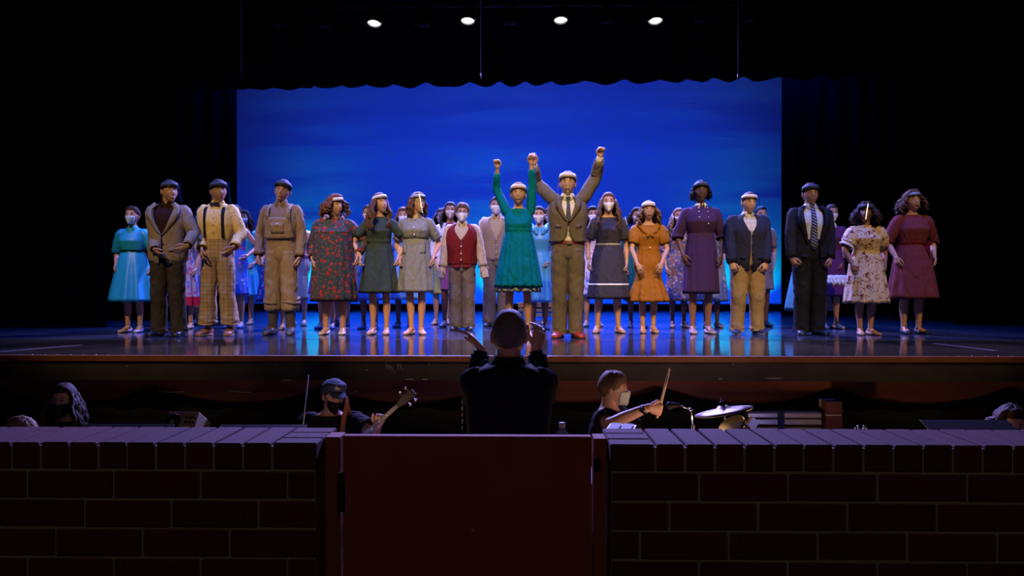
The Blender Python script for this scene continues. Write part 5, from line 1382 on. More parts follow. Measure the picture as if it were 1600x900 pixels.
back_woman('masked person in pale open blouse behind the maroon vest', 704, 313, 512, cloth('wine_violet_skirt', (.20, .06, .20)), 392, 454, 15, 1.0, 'long', 'dark', maskm=m_pinkmask, legs='dark', shoe=m_blackshoe, seed=43, extra=x_white, head=(2, 3, 0), hl=.28)
# patterned vest man
q = place(776, 304, 511)
p = make_person('person in checked waistcoat and cream shirt behind the teal dress', q.pos, q.H, 'm', 0.98, skin='light', hair='dark', head=(-3, 2, 0), mouth='neutral', arms={-1: dict(wrist=q.w(759, 418, 0.05)), 1: dict(wrist=q.w(797, 418, .05))}, hands={-1: dict(curl=.4), 1: dict(curl=.4)})
hair(p, 'short', 44); mask(p, W_); shirt(p, mcr, p.Z(.95), sl_off=.028, bag=.012)
mb = MB(); torso_cloth(p, mb, q.z(407), p.Z(1.47), .03, 40, 18, 2.3, .006, 5, lambda t, z: .02 + (.55 * max(0, (z - q.z(372)) / (p.Z(1.47) - q.z(372))) ** .9), bag=.014)
o = solid(mb.build('waistcoat', lines('brown_check', (.34, .26, .17), [((1, 0, 0), .022, .3, (.16, .10, .07), .7), ((0, 0, 1), .022, .3, (.16, .10, .07), .7)]), p.root), .006, -1); buttons(p, m_btn, [q.z(y) for y in (374, 384, 394, 402)], off=.05, parent=o)
trousers(p, cloth('grey_brown_trousers', (.14, .11, .085)), q.z(404), .09, .09, .03, r_top=.105, off=.018); shoes(p, m_blackshoe, 'oxford', m_blackshoe)
def x_ruff(p, q, o):
    mb = MB()
    for s in (-1, 1):
        for kk in range(3):
            pts = [p.surf(s * x * p.sc, q.z(y) - kk * .02, .03 + .01 * math.sin(x * 140 + kk)) for x, y in ((.03, 362), (.06, 358), (.09, 354), (.12, 351), (.145, 349))]
            mb.strip(pts, (s * .2, -1, .4), [.03, .045, .045, .045, .03], .008)
    mb.build('shoulder_ruffle', plain('sky_blue_satin', (.06, .32, .62), .45, .5), o)
back_woman('person in sky blue dress with shoulder ruffles between the teal dress and suit', 843, 320, 515, plain('sky_blue_satin', (.06, .32, .62), .45, .5, bump=.12, bscale=14), 395, 472, 21, 1.75, 'bun', 'black', maskm=W_, legs='dark', shoe=m_blueshoe, puff=.012, extra=x_ruff, wr=(857, 410), seed=45, head=(-8, 0, 0))
back_woman('masked person with glasses peeking behind the left side of the grey-brown suit', 859, 322, 507, cloth('slate_cotton', (.08, .09, .16)), 392, 460, 20, .8, 'bob', 'chestnut', maskm=W_, glass=True, seed=46, legs='dark')
back_woman('person in white and blue flowered skirt behind the navy striped dress', 926, 320, 511, floral('white_blue_floral', (.6, .6, .68), [(.15, .2, .6), (.5, .2, .4)], 15, .33), 392, 462, 22, .8, 'bob', 'black', maskm=W_, shoe=m_tanshoe, seed=47)
back_woman('masked person in teal skirt behind the mustard dress', 995, 322, 512, cloth('deep_teal_cotton', (.01, .10, .13)), 392, 470, 20, .8, 'bob', 'black', maskm=W_, legs='dark', shoe=m_blueshoe, seed=48, hl=.14)
back_woman('masked person in blue and orange flowered dress beside the purple tweed dress', 1060, 323, 512, floral('blue_orange_floral', (.22, .15, .20), [(.45, .18, .06), (.06, .12, .45), (.5, .42, .35)], 17, .40), 392, 470, 20, .9, 'long', 'sandy', maskm=m_pinkmask, seed=49, hl=.33, legs='dark')
back_woman('person in grey flowered skirt behind the right side of the purple dress', 1112, 326, 512, floral('grey_floral', (.20, .22, .25), [(.4, .42, .45), (.10, .16, .22)], 18, .36), 392, 471, 25, .8, 'bun', 'dark', maskm=W_, wr=(1127, 412), legs='dark', seed=50)
back_woman('masked person in plain taupe dress behind the navy cardigan', 1188, 320, 511, cloth('taupe_linen', (.24, .19, .18)), 392, 453, 19, .75, 'bun', 'black', maskm=W_, wr=(1208, 415), legs='dark', shoe=m_blackshoe, seed=51, g=1.05, head=(4, 2, 0))
def x_panel(p, q, o):
    pass
back_woman('person in long cream and teal panelled skirt behind the navy suit', 1263, 326, 511, lines('cream_teal_panels', (.10, .32, .33), [((1, 0, 0), 3.0, .333, (.62, .58, .42), 1)]), 392, 485, 36, .8, 'bun', 'dark', maskm=W_, seed=52, pleats=6, amp=.03)
def x_lace(p, q, o):
    mb = MB(); r_ = skirt(p, MB(), q.z(392), q.z(462), q.k(24), None, None, 12, .05, 84, 24, .75, 53, 0, .022)
    for a_, b_ in ((13, 16), (15, 18)):
        R1 = r_[a_].copy(); R2 = r_[b_].copy(); an_ = np.linspace(0, 2 * PI, len(R1), endpoint=False)
        for R_, am in ((R1, .004), (R2, .022)): R_[:, :2] *= (1.02 + am * np.sin(an_ * 28))[:, None]; R_[:, 2] += am * .8 * np.sin(an_ * 17)
        mb.grid([R1, R2], True)
    solid(mb.build('lace_frill', cloth('white_lace', (.78, .78, .82)), o), .003, 1)
    for s in (-1, 1):
        c = MB(); E, S = p.el[s], p.sh[s]; d = nz(E - S); e = S + (E - S) * .78; rr = p.armr[1] + .034
        c.grid(tube_rings([e - d * .03, e + d * .03], [(rr, rr), (rr, rr)], 14, (0, -1, 0)), True); solid(c.build('sleeve_band', cloth('white_lace', (.78, .78, .82)), o), .003, 1)
    collar(p, cloth('white_lace', (.78, .78, .82)), 1.455, .05, .4, .03, o)
back_woman('masked person in plum dress with white lace frill beside the navy suit', 1298, 317, 514, cloth('plum_cotton', (.11, .03, .10)), 392, 463, 24, .85, 'bun', 'dark', skin='tan', maskm=m_pinkmask, puff=.02, extra=x_lace, wr=(1314, 412), seed=53, head=(2, 0, 0))
# slatted bench behind the pair
bn = empty('slatted_bench', (*at(845, 480, 13.2)[:2], 0.0)); mw_ = plain('warm_bench_wood', (.42, .22, .08), .6, .3, noise=.3, nscale=10)
for i in range(3):
    mb = MB(); mb.box((0, -0.06, 0.06 + i * 0.075), (0.75, 0.02, 0.05)); bevel(mb.build('slat', mw_, bn, smooth=False), .004)
for s in (-1, 1):
    mb = MB(); mb.box((s * 0.33, 0.06, 0.12), (0.04, 0.22, 0.24)); mb.build('leg', mw_, bn, smooth=False)
mb = MB(); mb.box((0, 0.06, 0.25), (0.8, 0.28, 0.025)); bevel(mb.build('seat', mw_, bn, smooth=False), .004)
tag(bn, 'low slatted wooden bench behind the sky blue dress', 'bench')
# ================================================================== the orchestra pit
GP = 'musicians in the orchestra pit'
m_blk = cloth('black_tshirt', (0.013, 0.013, 0.015)); m_chrome = plain('chrome', (.75, .75, .78), .22, .5, 1.0, noise=0)
m_stand = plain('black_stand_metal', (.02, .02, .022), .45, .4); m_stool = plain('black_stool', (.02, .018, .018), .6, .3)
def rel(pos, yaw):
    c, s = math.cos(-yaw), math.sin(-yaw)
    def f(px, py, Y):
        d = at(px, py, Y) - np.array(pos); return np.array([c * d[0] - s * d[1], s * d[0] + c * d[1], d[2]])
    return f
def stool(x, y, label):
    r = empty('pit_stool', (x, y, PITZ)); mb = MB(); mb.tube([(0, 0, .405), (0, 0, .41), (0, 0, .43), (0, 0, .435)], [.15, .165, .165, .15], 20, uref=(1, 0, 0)); mb.build('seat', m_stool, r)
    for k in range(4):
        a = PI / 4 + k * PI / 2; mb = MB(); mb.cyl((math.cos(a) * .10, math.sin(a) * .10, .405), (math.cos(a) * .17, math.sin(a) * .17, 0), .013, n=8); mb.build('leg', m_stool, r)
    tag(r, label, 'stool', 'stools in the pit')

# --- conductor, seen from behind
Yc = 3.85; yaw = PI
pos = (at(795, 500, Yc)[0], Yc, PITZ); W = rel(pos, yaw)
H = at(795, 479, Yc)[2] - PITZ
p = make_person('conductor seen from behind in dark jacket with both hands raised', pos, H, 'm', 1.0, yaw, 'light', hair='grey', head=(-3, 0, 0), group=GP, shoulder=0.98,
    arms={1: dict(wrist=W(752, 546, Yc + .30), pole=(.12, .3, -1), dir=nz(W(722, 506, Yc + .32) - W(752, 543, Yc + .30)), thumb=(-0.2, -1.0, -.3)), -1: dict(wrist=W(838, 545, Yc + .28), pole=(-.12, .3, -1), dir=nz(W(846, 505, Yc + .33) - W(838, 545, Yc + .28)), thumb=(0.8, 0.6, 0))},
    hands={1: dict(curl=0.16, spread=0.7, thumb_curl=0.1), -1: dict(curl=0.32, spread=0.7, thumb_curl=0.1)})
hair(p, 'crop', 60); shirt(p, m_blk, p.Z(.9), neck=1.485, sl_off=.002, bag=0.0, off=.006); trousers(p, m_blk, p.Z(1.05))
jacket(p, plain('black_jacket_wool', (.010, .010, .014), .9, .1), p.Z(.82), p.Z(1.2), off=.028, bag=.012, sl_off=.020, sl=1.86, neck=1.48)
mb = MB(); torso_cloth(p, mb, p.Z(1.45), p.Z(1.515), .012, 30, 3, 2.0, .0, 0); solid(mb.build('high_collar', m_blk, p.root), .004, 1)
shoes(p, m_blackshoe, 'oxford', m_blackshoe)

# --- banjo player
Yb = 5.78; yaw = R(12); pos = (at(517, 640, Yb)[0], Yb, PITZ); W = rel(pos, yaw)
Hb = (at(517, 586, Yb)[2] - PITZ) / 1.32 * 1.75 - .02
p = make_person('banjo player in black T-shirt and mask with a blue baseball cap', pos, Hb, 'm', 1.10, yaw, 'light', hair='dark', head=(18, -14, 4), seated=True, group=GP, hs=1.0,
    arms={1: dict(wrist=W(591, 666, Yb - .34), pole=(.7, .2, -1), dir=nz(W(596, 645, Yb - .36) - W(591, 668, Yb - .33)), thumb=(-1, -0.2, .6)), -1: dict(wrist=np.array([-.10, -.30, .62]), pole=(-1, .3, -.4))},
    hands={1: dict(curl=0.75, thumb_curl=.2), -1: dict(curl=.5)}, mouth='neutral')
hair(p, 'crop', 61); mask(p, plain('black_mask', (.012, .012, .014), .8, .2)); shirt(p, m_blk, p.Z(.88), sl=.75, neck=1.45, col=False, sl_off=.03, bag=.02); trousers(p, m_blk, p.Z(1.0)); shoes(p, m_blackshoe, 'oxford', m_blackshoe)
cm_ = plain('slate_blue_cap', (.055, .07, .12), .8, .2); mb = hair_cap(p, .026, .50, .42, .05, puff=.012, seed=3)
o = mb.build('baseball_cap', cm_, p.root)
mb = MB(); rows = []
for t in np.linspace(0, 1, 6):
    a = np.linspace(-.95, .95, 14); P = head_surf(a, np.full(14, .50)) ; P = P * 1.16 + np.stack([np.zeros(14), -np.cos(a) * .075 * t, -.016 * t + .010 * np.cos(a) * (1 - t)], 1); rows.append(p.HT(P))
mb.grid(rows, False); solid(mb.build('brim', cm_, o), .004, 1)
# pale bird-like badge on the cap front
mb = MB(); c0 = head_surf(-0.15, .78) * 1.30; t1 = np.array([1, 0, 0]); t2 = nz(np.array([0, .62, .78]))
shape = [(-.022, -.006), (-.012, -.016), (.002, -.018), (.016, -.014), (.022, -.004), (.012, -.002), (.016, .008), (.006, .006), (.002, .018), (-.006, .020), (-.010, .012), (-.018, .010), (-.010, .002)]
nrm = nz(c0 + np.array([0, -.03, .02]))
V = [p.HT(c0 + t1 * x + t2 * y) for x, y in shape] + [p.HT(c0 + t1 * x + t2 * y + nrm * .004) for x, y in shape]; n = len(shape)
mb.add(V, [tuple(range(n))[::-1], tuple(range(n, 2 * n))] + [(i, (i + 1) % n, n + (i + 1) % n, n + i) for i in range(n)]); mb.build('badge', plain('cream_badge', (.62, .52, .36), .7), o, smooth=False)
stool(pos[0], pos[1] + .02, 'black stool under the banjo player')
# banjo
h0 = at(566, 682, Yb - .36); h1 = at(629, 627, Yb - .40); d = nz(h1 - h0); pot = h0 - d * .30
br = empty('banjo', pot); up = nz(np.array([0, -1, 0.0]) - d * (-d[1])); sd = np.cross(up, d)
mw1 = plain('banjo_maple', (.30, .16, .07), .35, .5, noise=.3); mb = MB()
mb.tube([-up * .035, up * .03], .14, 28, uref=sd); mb.build('pot', mw1, br)
mb = MB(); mb.tube([up * .031, up * .036], .132, 28, uref=sd); mb.build('drum_head', plain('banjo_head', (.7, .68, .62), .5), br)
L = np.linalg.norm(h1 - pot); mb = MB(); mb.strip([d * .12 + up * .02, d * (L * .95) + up * .022], up, [.034, .026], .016); mb.build('neck', plain('dark_fretboard', (.05, .03, .02), .4, .4), br, smooth=False)
mb = MB(); mb.strip([d * .12 + up * .012, d * (L * .95) + up * .014], -up, [.030, .024], .014); mb.build('neck_back', mw1, br, smooth=False)
hs_ = MB(); hs_.strip([d * (L * .95) + up * .02, d * (L + .02) + up * .015, d * (L + .11) + up * .01], up, [.03, .055, .045], .014); hs_.build('headstock', plain('headstock_black', (.03, .02, .015), .4, .4), br, smooth=False)
gold = plain('gilt_tuner', (.75, .55, .22), .28, .5, 1.0, noise=0)
for t, s in ((.03, 1), (.08, 1), (.03, -1), (.08, -1)):
    mb = MB(); c = d * (L + t) + up * .02; mb.tube([c + sd * s * .02, c + sd * s * .045, c + sd * s * .05, c + sd * s * .062], [.004, .004, .010, .008], 8, uref=up); mb.build('tuning_peg', gold if s > 0 else m_chrome, br)
mb = MB(); c = d * (L * .52) + up * .02; mb.tube([c - sd * .014, c - sd * .035, c - sd * .038, c - sd * .052], [.004, .004, .011, .008], 8, uref=up); mb.build('fifth_peg', m_chrome, br)
for k in range(6):
    mb = MB(); c = d * (L * (.3 + .1 * k)) + up * .037; mb.ell(c, (.005, .003, .005), nu=8, nv=4); mb.build('inlay_dot', m_btn, br)
for k in range(4):
    mb = MB(); o_ = sd * (k - 1.5) * .007; mb.tube([-d * .06 + up * .04 + o_, d * (L * .96) + up * .04 + o_], .0009, 4, uref=up); mb.build('string', m_chrome, br)
mb = MB(); a0 = np.array(pos) + np.array([.14, -.02, p.Z(1.43)]) - pot
mb.strip([a0 + np.array([0, .0, .02]), at(543, 622, Yb - .14) - pot, at(537, 655, Yb - .20) - pot, at(533, 690, Yb - .22) - pot, np.zeros(3)], (0.2, -1, .1), .034, .005); mb.build('strap', plain('orange_leather_strap', (.32, .10, .03), .6, .3), br)
tag(br, 'banjo with gilt tuning pegs held by the capped player', 'banjo')

# --- drummer
Yd = 5.62; yaw = R(70); pos = (at(953, 640, Yd)[0], Yd, PITZ); W = rel(pos, yaw)
Hd = (at(970, 572, Yd)[2] - PITZ) / 1.32 * 1.75 - .02
p = make_person('drummer in black T-shirt and pale mask turned to the right', pos, Hd, 'm', 1.12, yaw, 'light', hair='sandy', head=(6, -4, 0), seated=True, group=GP, hs=1.0,
    arms={-1: dict(elbow=W(955, 661, Yd - .36), wrist=W(1013, 637, Yd - .40), dir=nz(W(1043, 643, Yd - .38) - W(1013, 637, Yd - .40)), thumb=W(1048, 580, Yd - .42) - W(1029, 636, Yd - .40)), 1: dict(wrist=np.array([.14, -.38, .72]), pole=(1, .2, -.5))},
    hands={-1: dict(fist=True, thumb_curl=.5), 1: dict(curl=.7)}, mouth='neutral')
hair(p, 'fringe', 62); mask(p, plain('pale_green_mask', (.55, .62, .54), .8, .2)); shirt(p, m_blk, p.Z(.88), sl=.62, neck=1.45, col=False, sl_off=.032, bag=.02); trousers(p, m_blk, p.Z(1.0)); shoes(p, m_blackshoe, 'oxford', m_blackshoe)
mb = MB(); dd = nz(p.wr[-1] - p.el[-1]); c = p.wr[-1] - dd * .035; rr = p.armr[5] + .005; mb.grid(tube_rings([c - dd * .013, c - dd * .011, c + dd * .011, c + dd * .013], [(rr - .003, rr - .003), (rr, rr), (rr, rr), (rr - .003, rr - .003)], 14, (0, -1, 0)), True)
c2 = c + np.array([-rr - .002, 0, 0.004]); mb.ell(c2, (.008, .020, .020), nu=12, nv=6); mb.build('wrist_watch', plain('black_watch', (.01, .01, .012), .3, .5), p.root)
stool(pos[0], pos[1], 'black stool under the drummer')
gp, gs = p.grip[-1]; rz_ = np.array(Matrix.Rotation(yaw, 3, 'Z')); s0_ = rz_ @ (gp - gs * .06) + np.array(pos); v = rz_ @ gs * .34; mb = MB()
mb.tube([v * 0, v * .1, v * .86, v * .93, v * .97, v], [.009, .010, .0085, .0055, .008, .003], 8, uref=(1, 0, 0))
tag(mb.build('drumstick', plain('hickory', (.62, .46, .28), .5, .3, noise=.2), loc=s0_), 'wooden drumstick held upright in the drummer\'s hand', 'drumstick')

# --- other players
def player(cx, top, Y, label, hairk, hairc, yaw=0.0, head=(0, -6, 0), sex='f', msk=None, gl=False, skin='light', top_m=m_blk):
    pos = (at(cx, 640, Y)[0], Y, PITZ); Hp = (at(cx, top, Y)[2] - PITZ) / 1.32 * 1.75 - .03
    p = make_person(label, pos, Hp, sex, 1.05, yaw, skin, hair=hairc, head=head, seated=True, group=GP, mouth='neutral', arms={s: dict(wrist=np.array([s * .12, -.34, .70]), pole=(s, .3, -.5)) for s in (-1, 1)})
    hair(p, hairk, 63 + int(cx) % 7, **({'length': .34} if hairk == 'long' else {}))
    if msk: mask(p, msk)
    if gl: glasses(p, plain('silver_frame', (.6, .6, .6), .3, .5, 1.0))
    shirt(p, top_m, p.Z(.88), neck=1.45, col=False); trousers(p, m_blk, p.Z(1.0)); shoes(p, m_blackshoe, 'oxford', m_blackshoe)
    stool(pos[0], pos[1] + .02, 'black stool under the ' + {103: 'musician with glasses and black mask', 22: 'musician with bowed head', 1580: 'musician at the far right'}[cx])
player(103, 593, 5.6, 'seated musician in glasses and black mask, left side of the pit', 'long', 'dark', head=(4, -4, 0), msk=plain('black_mask', (.012, .012, .014)), gl=True)
player(22, 640, 4.35, 'seated musician with bowed head, far left corner of the pit', 'fringe', 'sandy', yaw=R(40), head=(20, -25, 0), sex='m')
player(1580, 626, 4.9, 'seated musician in shadow, far right of the pit', 'cloud', 'dark', yaw=R(-20), head=(0, -10, 0))

# --- gear
def tripod(r, z, m=m_stand):
    mb = MB(); mb.cyl((0, 0, .06), (0, 0, z), .011, n=10); mb.build('pole', m, r)
    for k in range(3):
        a = k * 2 * PI / 3 + .5; mb = MB(); mb.tube([(0, 0, .28), (math.cos(a) * .2, math.sin(a) * .2, .03), (math.cos(a) * .24, math.sin(a) * .24, .008)], .008, 6, uref=(0, 0.1, 1)); mb.build('leg', m, r)
def music_stand(px, py, Y, label, yaw=0.0, tilt=70, w=.46, lamp=False, sheets=True, light=0):
    q_ = at(px, py, Y); r = empty('music_stand', (q_[0], Y, PITZ), yaw); zt = q_[2] - PITZ; hgt = .30
    tl = R(tilt); upv = np.array([0, math.cos(tl), math.sin(tl)]); nv = np.array([0, -math.sin(tl), math.cos(tl)])
    c = np.array([0, 0, zt]) - upv * hgt; mb = MB(); mb.add([c + np.array([x, 0, 0]) + upv * h_ + nv * n_ for n_ in (0, .004) for x, h_ in ((-w / 2, 0), (w / 2, 0), (w / 2, hgt), (-w / 2, hgt))], [(0, 1, 2, 3), (7, 6, 5, 4), (0, 4, 5, 1), (1, 5, 6, 2), (2, 6, 7, 3), (3, 7, 4, 0)]); mb.build('desk', m_stand, r, smooth=False)
    mb = MB(); mb.box(c + nv * .03, (w, .05, .006)); mb.build('lip', m_stand, r, smooth=False)
    tripod(r, zt - hgt * .6)
    if sheets:
        for s in (-1, 1):
            mb = MB(); cc = c + nv * .008 + upv * .005; mb.add([cc + np.array([s * x, 0, 0]) + upv * h_ + nv * n_ for n_ in (0, .002) for x, h_ in ((.004, 0), (w / 2 - .01, 0), (w / 2 - .01, .29), (.004, .29))], [(0, 1, 2, 3), (7, 6, 5, 4), (0, 4, 5, 1), (1, 5, 6, 2), (2, 6, 7, 3), (3, 7, 4, 0)]); mb.build('sheet', plain('sheet_paper', (.75, .75, .75), .8, .2), r, smooth=False)
    if lamp:  # clip lamp added as a carrier for the pit fill light
        mb = MB(); lc = np.array([0, 0, zt]) + nv * .06 - upv * .01; mb.tube([np.array([0, 0, zt]) - upv * .01, np.array([0, 0, zt]) + nv * .05 + upv * .01], .004, 6); mb.tube([lc - np.array([.05, 0, 0]), lc + np.array([.05, 0, 0])], .014, 10, uref=(0, 0, 1)); mb.build('lamp', m_stand, r)
        lw_ = np.array([q_[0], Y, PITZ]) + lc - np.array([0, .02, .02])
        if light:
            l = bpy.data.lights.new('stand_lamp_light', 'POINT'); l.energy = light; l.color = (1, .55, .25); l.shadow_soft_size = .03; lo = bpy.data.objects.new('stand_lamp_light', l); lo.location = lw_; COL.objects.link(lo)  # added warm fill, hidden behind the parapet, brightens players and gear
    tag(r, label, 'music stand', 'music stands in the pit')
music_stand(205, 663, 4.1, 'music stand whose blue-lit rim shows left of the tan monitor', tilt=25, sheets=False)
music_stand(413, 664, 4.2, 'music stand just left of the thin upright pole', tilt=25, sheets=False)
music_stand(1505, 657, 4.3, 'music stand whose blue-lit rim shows near the far right', tilt=20, sheets=False)
music_stand(974, 664, 3.6, 'music stand holding blue-white paper in front of the drummer', tilt=10, yaw=R(-20), w=.12, sheets=True)
music_stand(560, 705, 5.0, 'hidden music stand with an added fill lamp in front of the banjo player', tilt=65, lamp=True, light=5, yaw=PI)  # lamp added to warm the banjo player
music_stand(1075, 705, 4.95, 'hidden music stand with an added fill lamp in front of the drummer', tilt=65, lamp=True, light=5, yaw=PI)  # lamp added to warm the drummer and drum kit
music_stand(1225, 692, 5.3, 'added music stand with a fill lamp in front of the metal rails', tilt=65, lamp=True, light=14, yaw=PI)  # unseen stand and lamp added to brighten the rails
# thin pole
t0 = at(473, 668, 4.9); t1 = at(482, 586, 4.9); r = empty('thin_pole', (t0[0], 4.9, PITZ)); mb = MB(); b0 = np.array([0, 0, .02]); k = t0 - np.array(r.location); e = t1 - np.array(r.location); base = k + (k - e) * 2.2
mb.tube([np.array([base[0], 0, base[2]]), e], [.006, .004], 6, uref=(1, 0, 0)); mb.build('shaft', plain('grey_pole', (.35, .33, .33), .5, .4), r)
mb = MB(); mb.tube([(base[0], 0, 0), (base[0], 0, .02), (base[0], 0, base[2])], [.12, .11, .012], 16, uref=(1, 0, 0)); mb.build('base', m_stand, r)
tag(r, 'thin grey upright pole left of the banjo player', 'pole')
# hanging chain
c = at(722, 604, EDGE + .12); r = empty('hanging_chain', c); mb = MB(); mb.tube([(0, 0, .12), (0, 0, -.38)], .003, 5, uref=(1, 0, 0)); mb.build('cord', m_stand, r)
for k in range(7):
    mb = MB(); mb.ell((0.002 * (k % 2), -.003, -.02 - .052 * k), (.006, .005, .014 + .006 * (k % 2)), nu=8, nv=6); mb.build('link', plain('pale_link', (.7, .66, .58), .4, .5), r)
tag(r, 'pale beaded chain hanging under the stage beside the conductor', 'chain')
# monitor speaker
q_ = at(288, 643, 5.7); r = empty('monitor_speaker', (q_[0], 5.7, PITZ), R(-8)); hz = q_[2] - PITZ; m_tan = plain('tan_speaker_front', (.26, .21, .14), .55, .3); m_grl = plain('dark_grille', (.015, .014, .013), .7, .2)
mb = MB(); mb.box((0, .09, hz - .10), (.25, .2, .20), taper=.95); bevel(mb.build('cabinet', m_tan, r, smooth=False), .008)
mb = MB(); mb.tube([(-.06, -.012, hz - .085), (-.06, -.018, hz - .085)], [.062, .058], 24, uref=(1, 0, 0)); mb.build('woofer', m_grl, r)
mb = MB(); mb.ell((-.06, -.02, hz - .085), (.018, .008, .018)); mb.build('dust_cap', plain('grey_cap', (.2, .2, .2), .4, .5), r)
for i in range(6):
    mb = MB(); c = np.array([.045 + .03 * (i % 3), -.012, hz - .05 - .035 * (i // 3)]); mb.cyl(c, c - np.array([0, .012, 0]), .009, .007, 10); mb.build('knob', m_grl, r)
mb = MB(); mb.box((.075, -.012, hz - .125), (.07, .006, .026)); mb.build('label_plate', plain('pale_plate', (.55, .45, .28), .5), r, smooth=False)
r2 = MB(); r2.cyl((0, .09, .02), (0, .09, hz - .185), .018, n=10); r2.tube([(0, .09, 0), (0, .09, .02)], .16, 20, uref=(1, 0, 0)); r2.build('stand', m_stand, r)
for ch in r.children:
    if not ch.name.startswith('stand'):
        ch.location = (0, 0.0, 0.0); ch.data.transform(Matrix.Translation((0, 0, hz)) @ Matrix.Rotation(R(-32), 4, 'X') @ Matrix.Translation((0, 0, -hz)))
tag(r, 'small tan monitor speaker with round woofer in the pit', 'speaker')
# cymbal
ca = at(1085, 648, 5.0); cb = at(1175, 631, 5.0); cc = (ca + cb) / 2; r = empty('cymbal_stand', (cc[0], 5.0, PITZ)); ax = nz(cb - ca); nn_ = nz(np.cross(ax, (0, 1, 0))); nn_ = nn_ if nn_[2] > 0 else -nn_; nn_ = nz(nn_ + np.array([0, .055, 0])); vv = np.cross(nn_, ax); c_ = cc - np.array(r.location); RR = np.linalg.norm(cb - ca) / 2
mb = MB(); a = AR(36); prof_ = [(.012, .026), (.03, .022), (.042, .010), (.06, .004), (RR * .6, -.004), (RR, -.014), (RR * .99, -.016), (RR * .6, -.006), (.05, .002), (.012, .02)]
mb.grid([c_ + nn_ * h_ + np.outer(np.cos(a) * q, ax) + np.outer(np.sin(a) * q, vv) for q, h_ in prof_], True); mb.build('cymbal', plain('bronze_cymbal', (.26, .23, .20), .5, .5, .85, noise=.1), r)
mb = MB(); mb.tube([c_ + nn_ * .02, c_ + nn_ * .05], [.016, .014], 12, uref=(1, 0, 0)); mb.build('felt', m_grl, r)
mb = MB(); mb.tube([c_ + nn_ * .07, c_ - nn_ * .06, np.array([c_[0] * 1.0 + .02, 0, c_[2] - .12])], .005, 8, uref=(1, .3, 0)); mb.build('tilter', m_chrome, r)
mb = MB(); mb.cyl((.02, 0, .06), (.02, 0, c_[2] - .12), .011, n=10); mb.build('pole', m_chrome, r)
for k in range(3):
    a_ = k * 2.094; mb = MB(); mb.tube([(.02, 0, .35), (.02 + math.cos(a_) * .3, math.sin(a_) * .3, .008)], .008, 6, uref=(0, .1, 1)); mb.build('leg', m_chrome, r)
tag(r, 'tilted bronze cymbal on its stand beside the drummer', 'cymbal')
# microphone on boom
r0 = at(1083, 668, 5.1); r = empty('microphone_stand', (r0[0], 5.1, PITZ)); loc_ = np.array(r.location); j1 = at(1079, 640, 5.1) - loc_; j2 = at(1060, 633, 5.1) - loc_; m1 = at(1046, 634, 5.1) - loc_
tripod(r, j1[2] - .1, m_chrome)
mb = MB(); mb.tube([(0, 0, j1[2] - .12), j1 + np.array([0.004, 0, -.02]), j1], .006, 8, uref=(1, 0, 0)); mb.tube([j1, j2], .006, 8, uref=(0, 0, 1)); mb.build('boom', m_chrome, r)
mb = MB(); mb.ell(j1, (.016, .016, .012)); mb.build('joint', m_chrome, r)
mb = MB(); mb.tube([j2 + np.array([.01, 0, 0]), j2 - np.array([.03, 0, 0]), m1], [.012, .017, .024], 12, uref=(0, 0, 1)); mb.ell(m1, (.024, .026, .026)); mb.build('microphone', m_grl, r)
tag(r, 'chrome microphone stand with short boom between drummer and cymbal', 'microphone stand')
# tom drum
c = at(1150, 676, 4.9); r = empty('tom_drum', (c[0], 4.9, PITZ)); c_ = c - np.array(r.location); ax = nz((-.55, -.25, .8)); u_ = nz(np.cross(ax, (0, 1, 0))); m_shell = plain('maple_shell', (.52, .32, .14), .4, .5, noise=.25, nscale=12)
mb = MB(); mb.tube([c_ - ax * .12, c_ + ax * .05], .085, 26, uref=u_); mb.build('shell', m_shell, r)
mb = MB(); mb.tube([c_ + ax * .045, c_ + ax * .062], .090, 26, uref=u_); mb.build('hoop', m_chrome, r)
mb = MB(); mb.tube([c_ + ax * .060, c_ + ax * .064], .083, 26, uref=u_); mb.build('drum_head', plain('drum_head', (.6, .56, .48), .5), r)
for k in range(5):
    a_ = k * 1.2566; o_ = (u_ * math.cos(a_) + np.cross(ax, u_) * math.sin(a_)) * .092; mb = MB(); mb.tube([c_ + o_ - ax * .03, c_ + o_ + ax * .055], .006, 6, uref=u_); mb.build('lug', m_chrome, r)
mb = MB(); mb.box(c_ + np.array([.10, 0, .06]), (.05, .05, .06), rot=rot3(roll=.6)); mb.build('mount', m_chrome, r, smooth=False)
tripod(r, c_[2] - .08, m_chrome); tag(r, 'small maple tom drum with chrome hoop under the cymbal', 'drum')
# stacked metal rails
a0 = at(1166, 643, 6.0); a1 = at(1281, 643, 6.0); r = empty('metal_rail_rack', ((a0[0] + a1[0]) / 2, 6.0, PITZ)); w_ = a1[0] - a0[0]; zt = a0[2] - PITZ; m_al = plain('brushed_aluminium', (.55, .50, .42), .38, .5, .8, noise=.15)
for k, (z_, h_) in enumerate(((.022, .04), (.07, .045), (.125, .03), (.165, .03))):
    mb = MB(); mb.box((0, 0, zt - z_), (w_, .09, h_)); bevel(mb.build('rail', m_al, r, smooth=False), .008)
for s in (-1, 1):
    mb = MB(); mb.box((s * w_ * .42, .03, (zt - .18) / 2), (.05, .06, zt - .18)); mb.build('upright', m_stand, r, smooth=False)
mb = MB(); mb.box((-.03, -.052, zt - .09), (.048, .012, .2)); bevel(mb.build('strap', plain('navy_webbing', (.015, .02, .05), .8), r, smooth=False), .004)
tag(r, 'stack of brushed metal rails tied with a navy strap in the pit', 'metal rack')
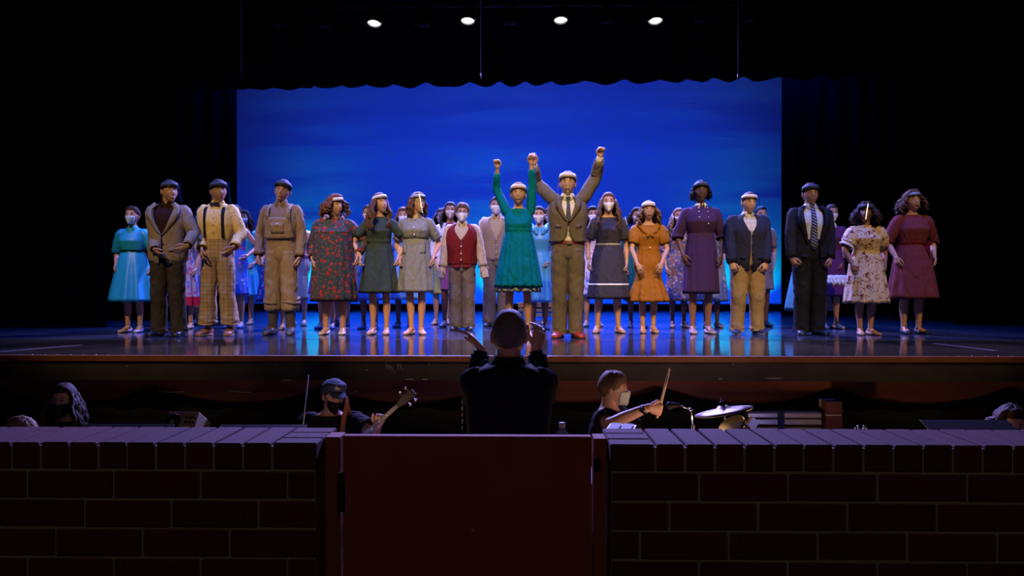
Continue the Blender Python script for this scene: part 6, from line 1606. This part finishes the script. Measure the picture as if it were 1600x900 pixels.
# brick pier
a0 = at(1291, 627, 6.0); a1 = at(1316, 627, 6.0); core = slab('wall_pit_pier', a0[0] + .004, a1[0] - .004, 6.004, 6.16, PITZ, a0[2] - .004, m_mortar)
rng = random.Random(5); z = a0[2]
while z - .10 > PITZ:
    brick(core, ((a0[0] + a1[0]) / 2, 6.05, z - .052), (a1[0] - a0[0], .1, .098), rng); z -= .107
# chrome knob cluster
c = at(1343, 667, 4.6); r = empty('knob_rack', (c[0], 4.6, PITZ)); zc = c[2] - PITZ
mb = MB(); mb.box((0, 0, zc - .035), (.10, .04, .03)); mb.build('bar', m_stand, r, smooth=False); tripod(r, zc - .05)
for k, (x, z_) in enumerate(((-.028, -.006), (-.014, .006), (-.008, -.010), (.016, -.010), (.020, .006), (.034, -.008))):
    mb = MB(); mb.ell((x, -.01, zc + z_), (.006, .006, .0065), nu=10, nv=6); mb.tube([(x, -.01, zc + z_), (x, -.005, zc - .03)], .002, 5, uref=(1, 0, 0)); mb.build('knob', plain('white_knob', (.85, .83, .78), .25, .5), r)
tag(r, 'cluster of small shiny white knobs behind the right brick wall', 'hardware')
# water bottle on a small table
c = at(878, 660, 3.35); zt = c[2] - PITZ; r = empty('side_table', (c[0], 3.35, PITZ)); th_ = zt - .22
mb = MB(); mb.box((0, 0, th_ - .012), (.3, .3, .024)); bevel(mb.build('table_top', m_stool, r, smooth=False), .004)
for sx in (-1, 1):
    for sy in (-1, 1): mb = MB(); mb.box((sx * .12, sy * .12, (th_ - .024) / 2), (.025, .025, th_ - .024)); mb.build('leg', m_stool, r, smooth=False)
tag(r, 'small black table behind the gate under the water bottle', 'table')
r = empty('water_bottle', (c[0], 3.35, PITZ + th_)); m_pet, nt, bb = nmat('clear_blue_bottle'); bb.inputs['Base Color'].default_value = (.30, .45, .75, 1); bb.inputs['Roughness'].default_value = .12; bb.inputs['Transmission Weight'].default_value = .6
mb = MB(); mb.grid(tube_rings([(0, 0, z_) for z_ in (0, .005, .12, .15, .175, .190, .20)], [(q, q) for q in (.028, .033, .033, .033, .026, .013, .012)], 20, (1, 0, 0)), True, True, True); mb.build('bottle_body', m_pet, r)
mb = MB(); mb.tube([(0, 0, .199), (0, 0, .219)], .0135, 14, uref=(1, 0, 0)); mb.build('cap', plain('pale_bottle_cap', (.5, .5, .45), .5), r)
tag(r, 'clear water bottle with pale cap showing above the gate', 'bottle')
# pale wire along the skirt
sk = bpy.data.objects['pit_skirt']
for pts in (((248, 611), (265, 613), (290, 612)), ((357, 610), (368, 612), (392, 613)), ((540, 616), (552, 613), (559, 611)), ((628, 613), (640, 615), (655, 614))):
    mb = MB(); mb.tube([at(x, y, EDGE + .19) - np.array(sk.location) for x, y in pts], .004, 5, uref=(0, 0, 1)); mb.build('wire', plain('pale_wire', (.5, .47, .42), .5), sk)
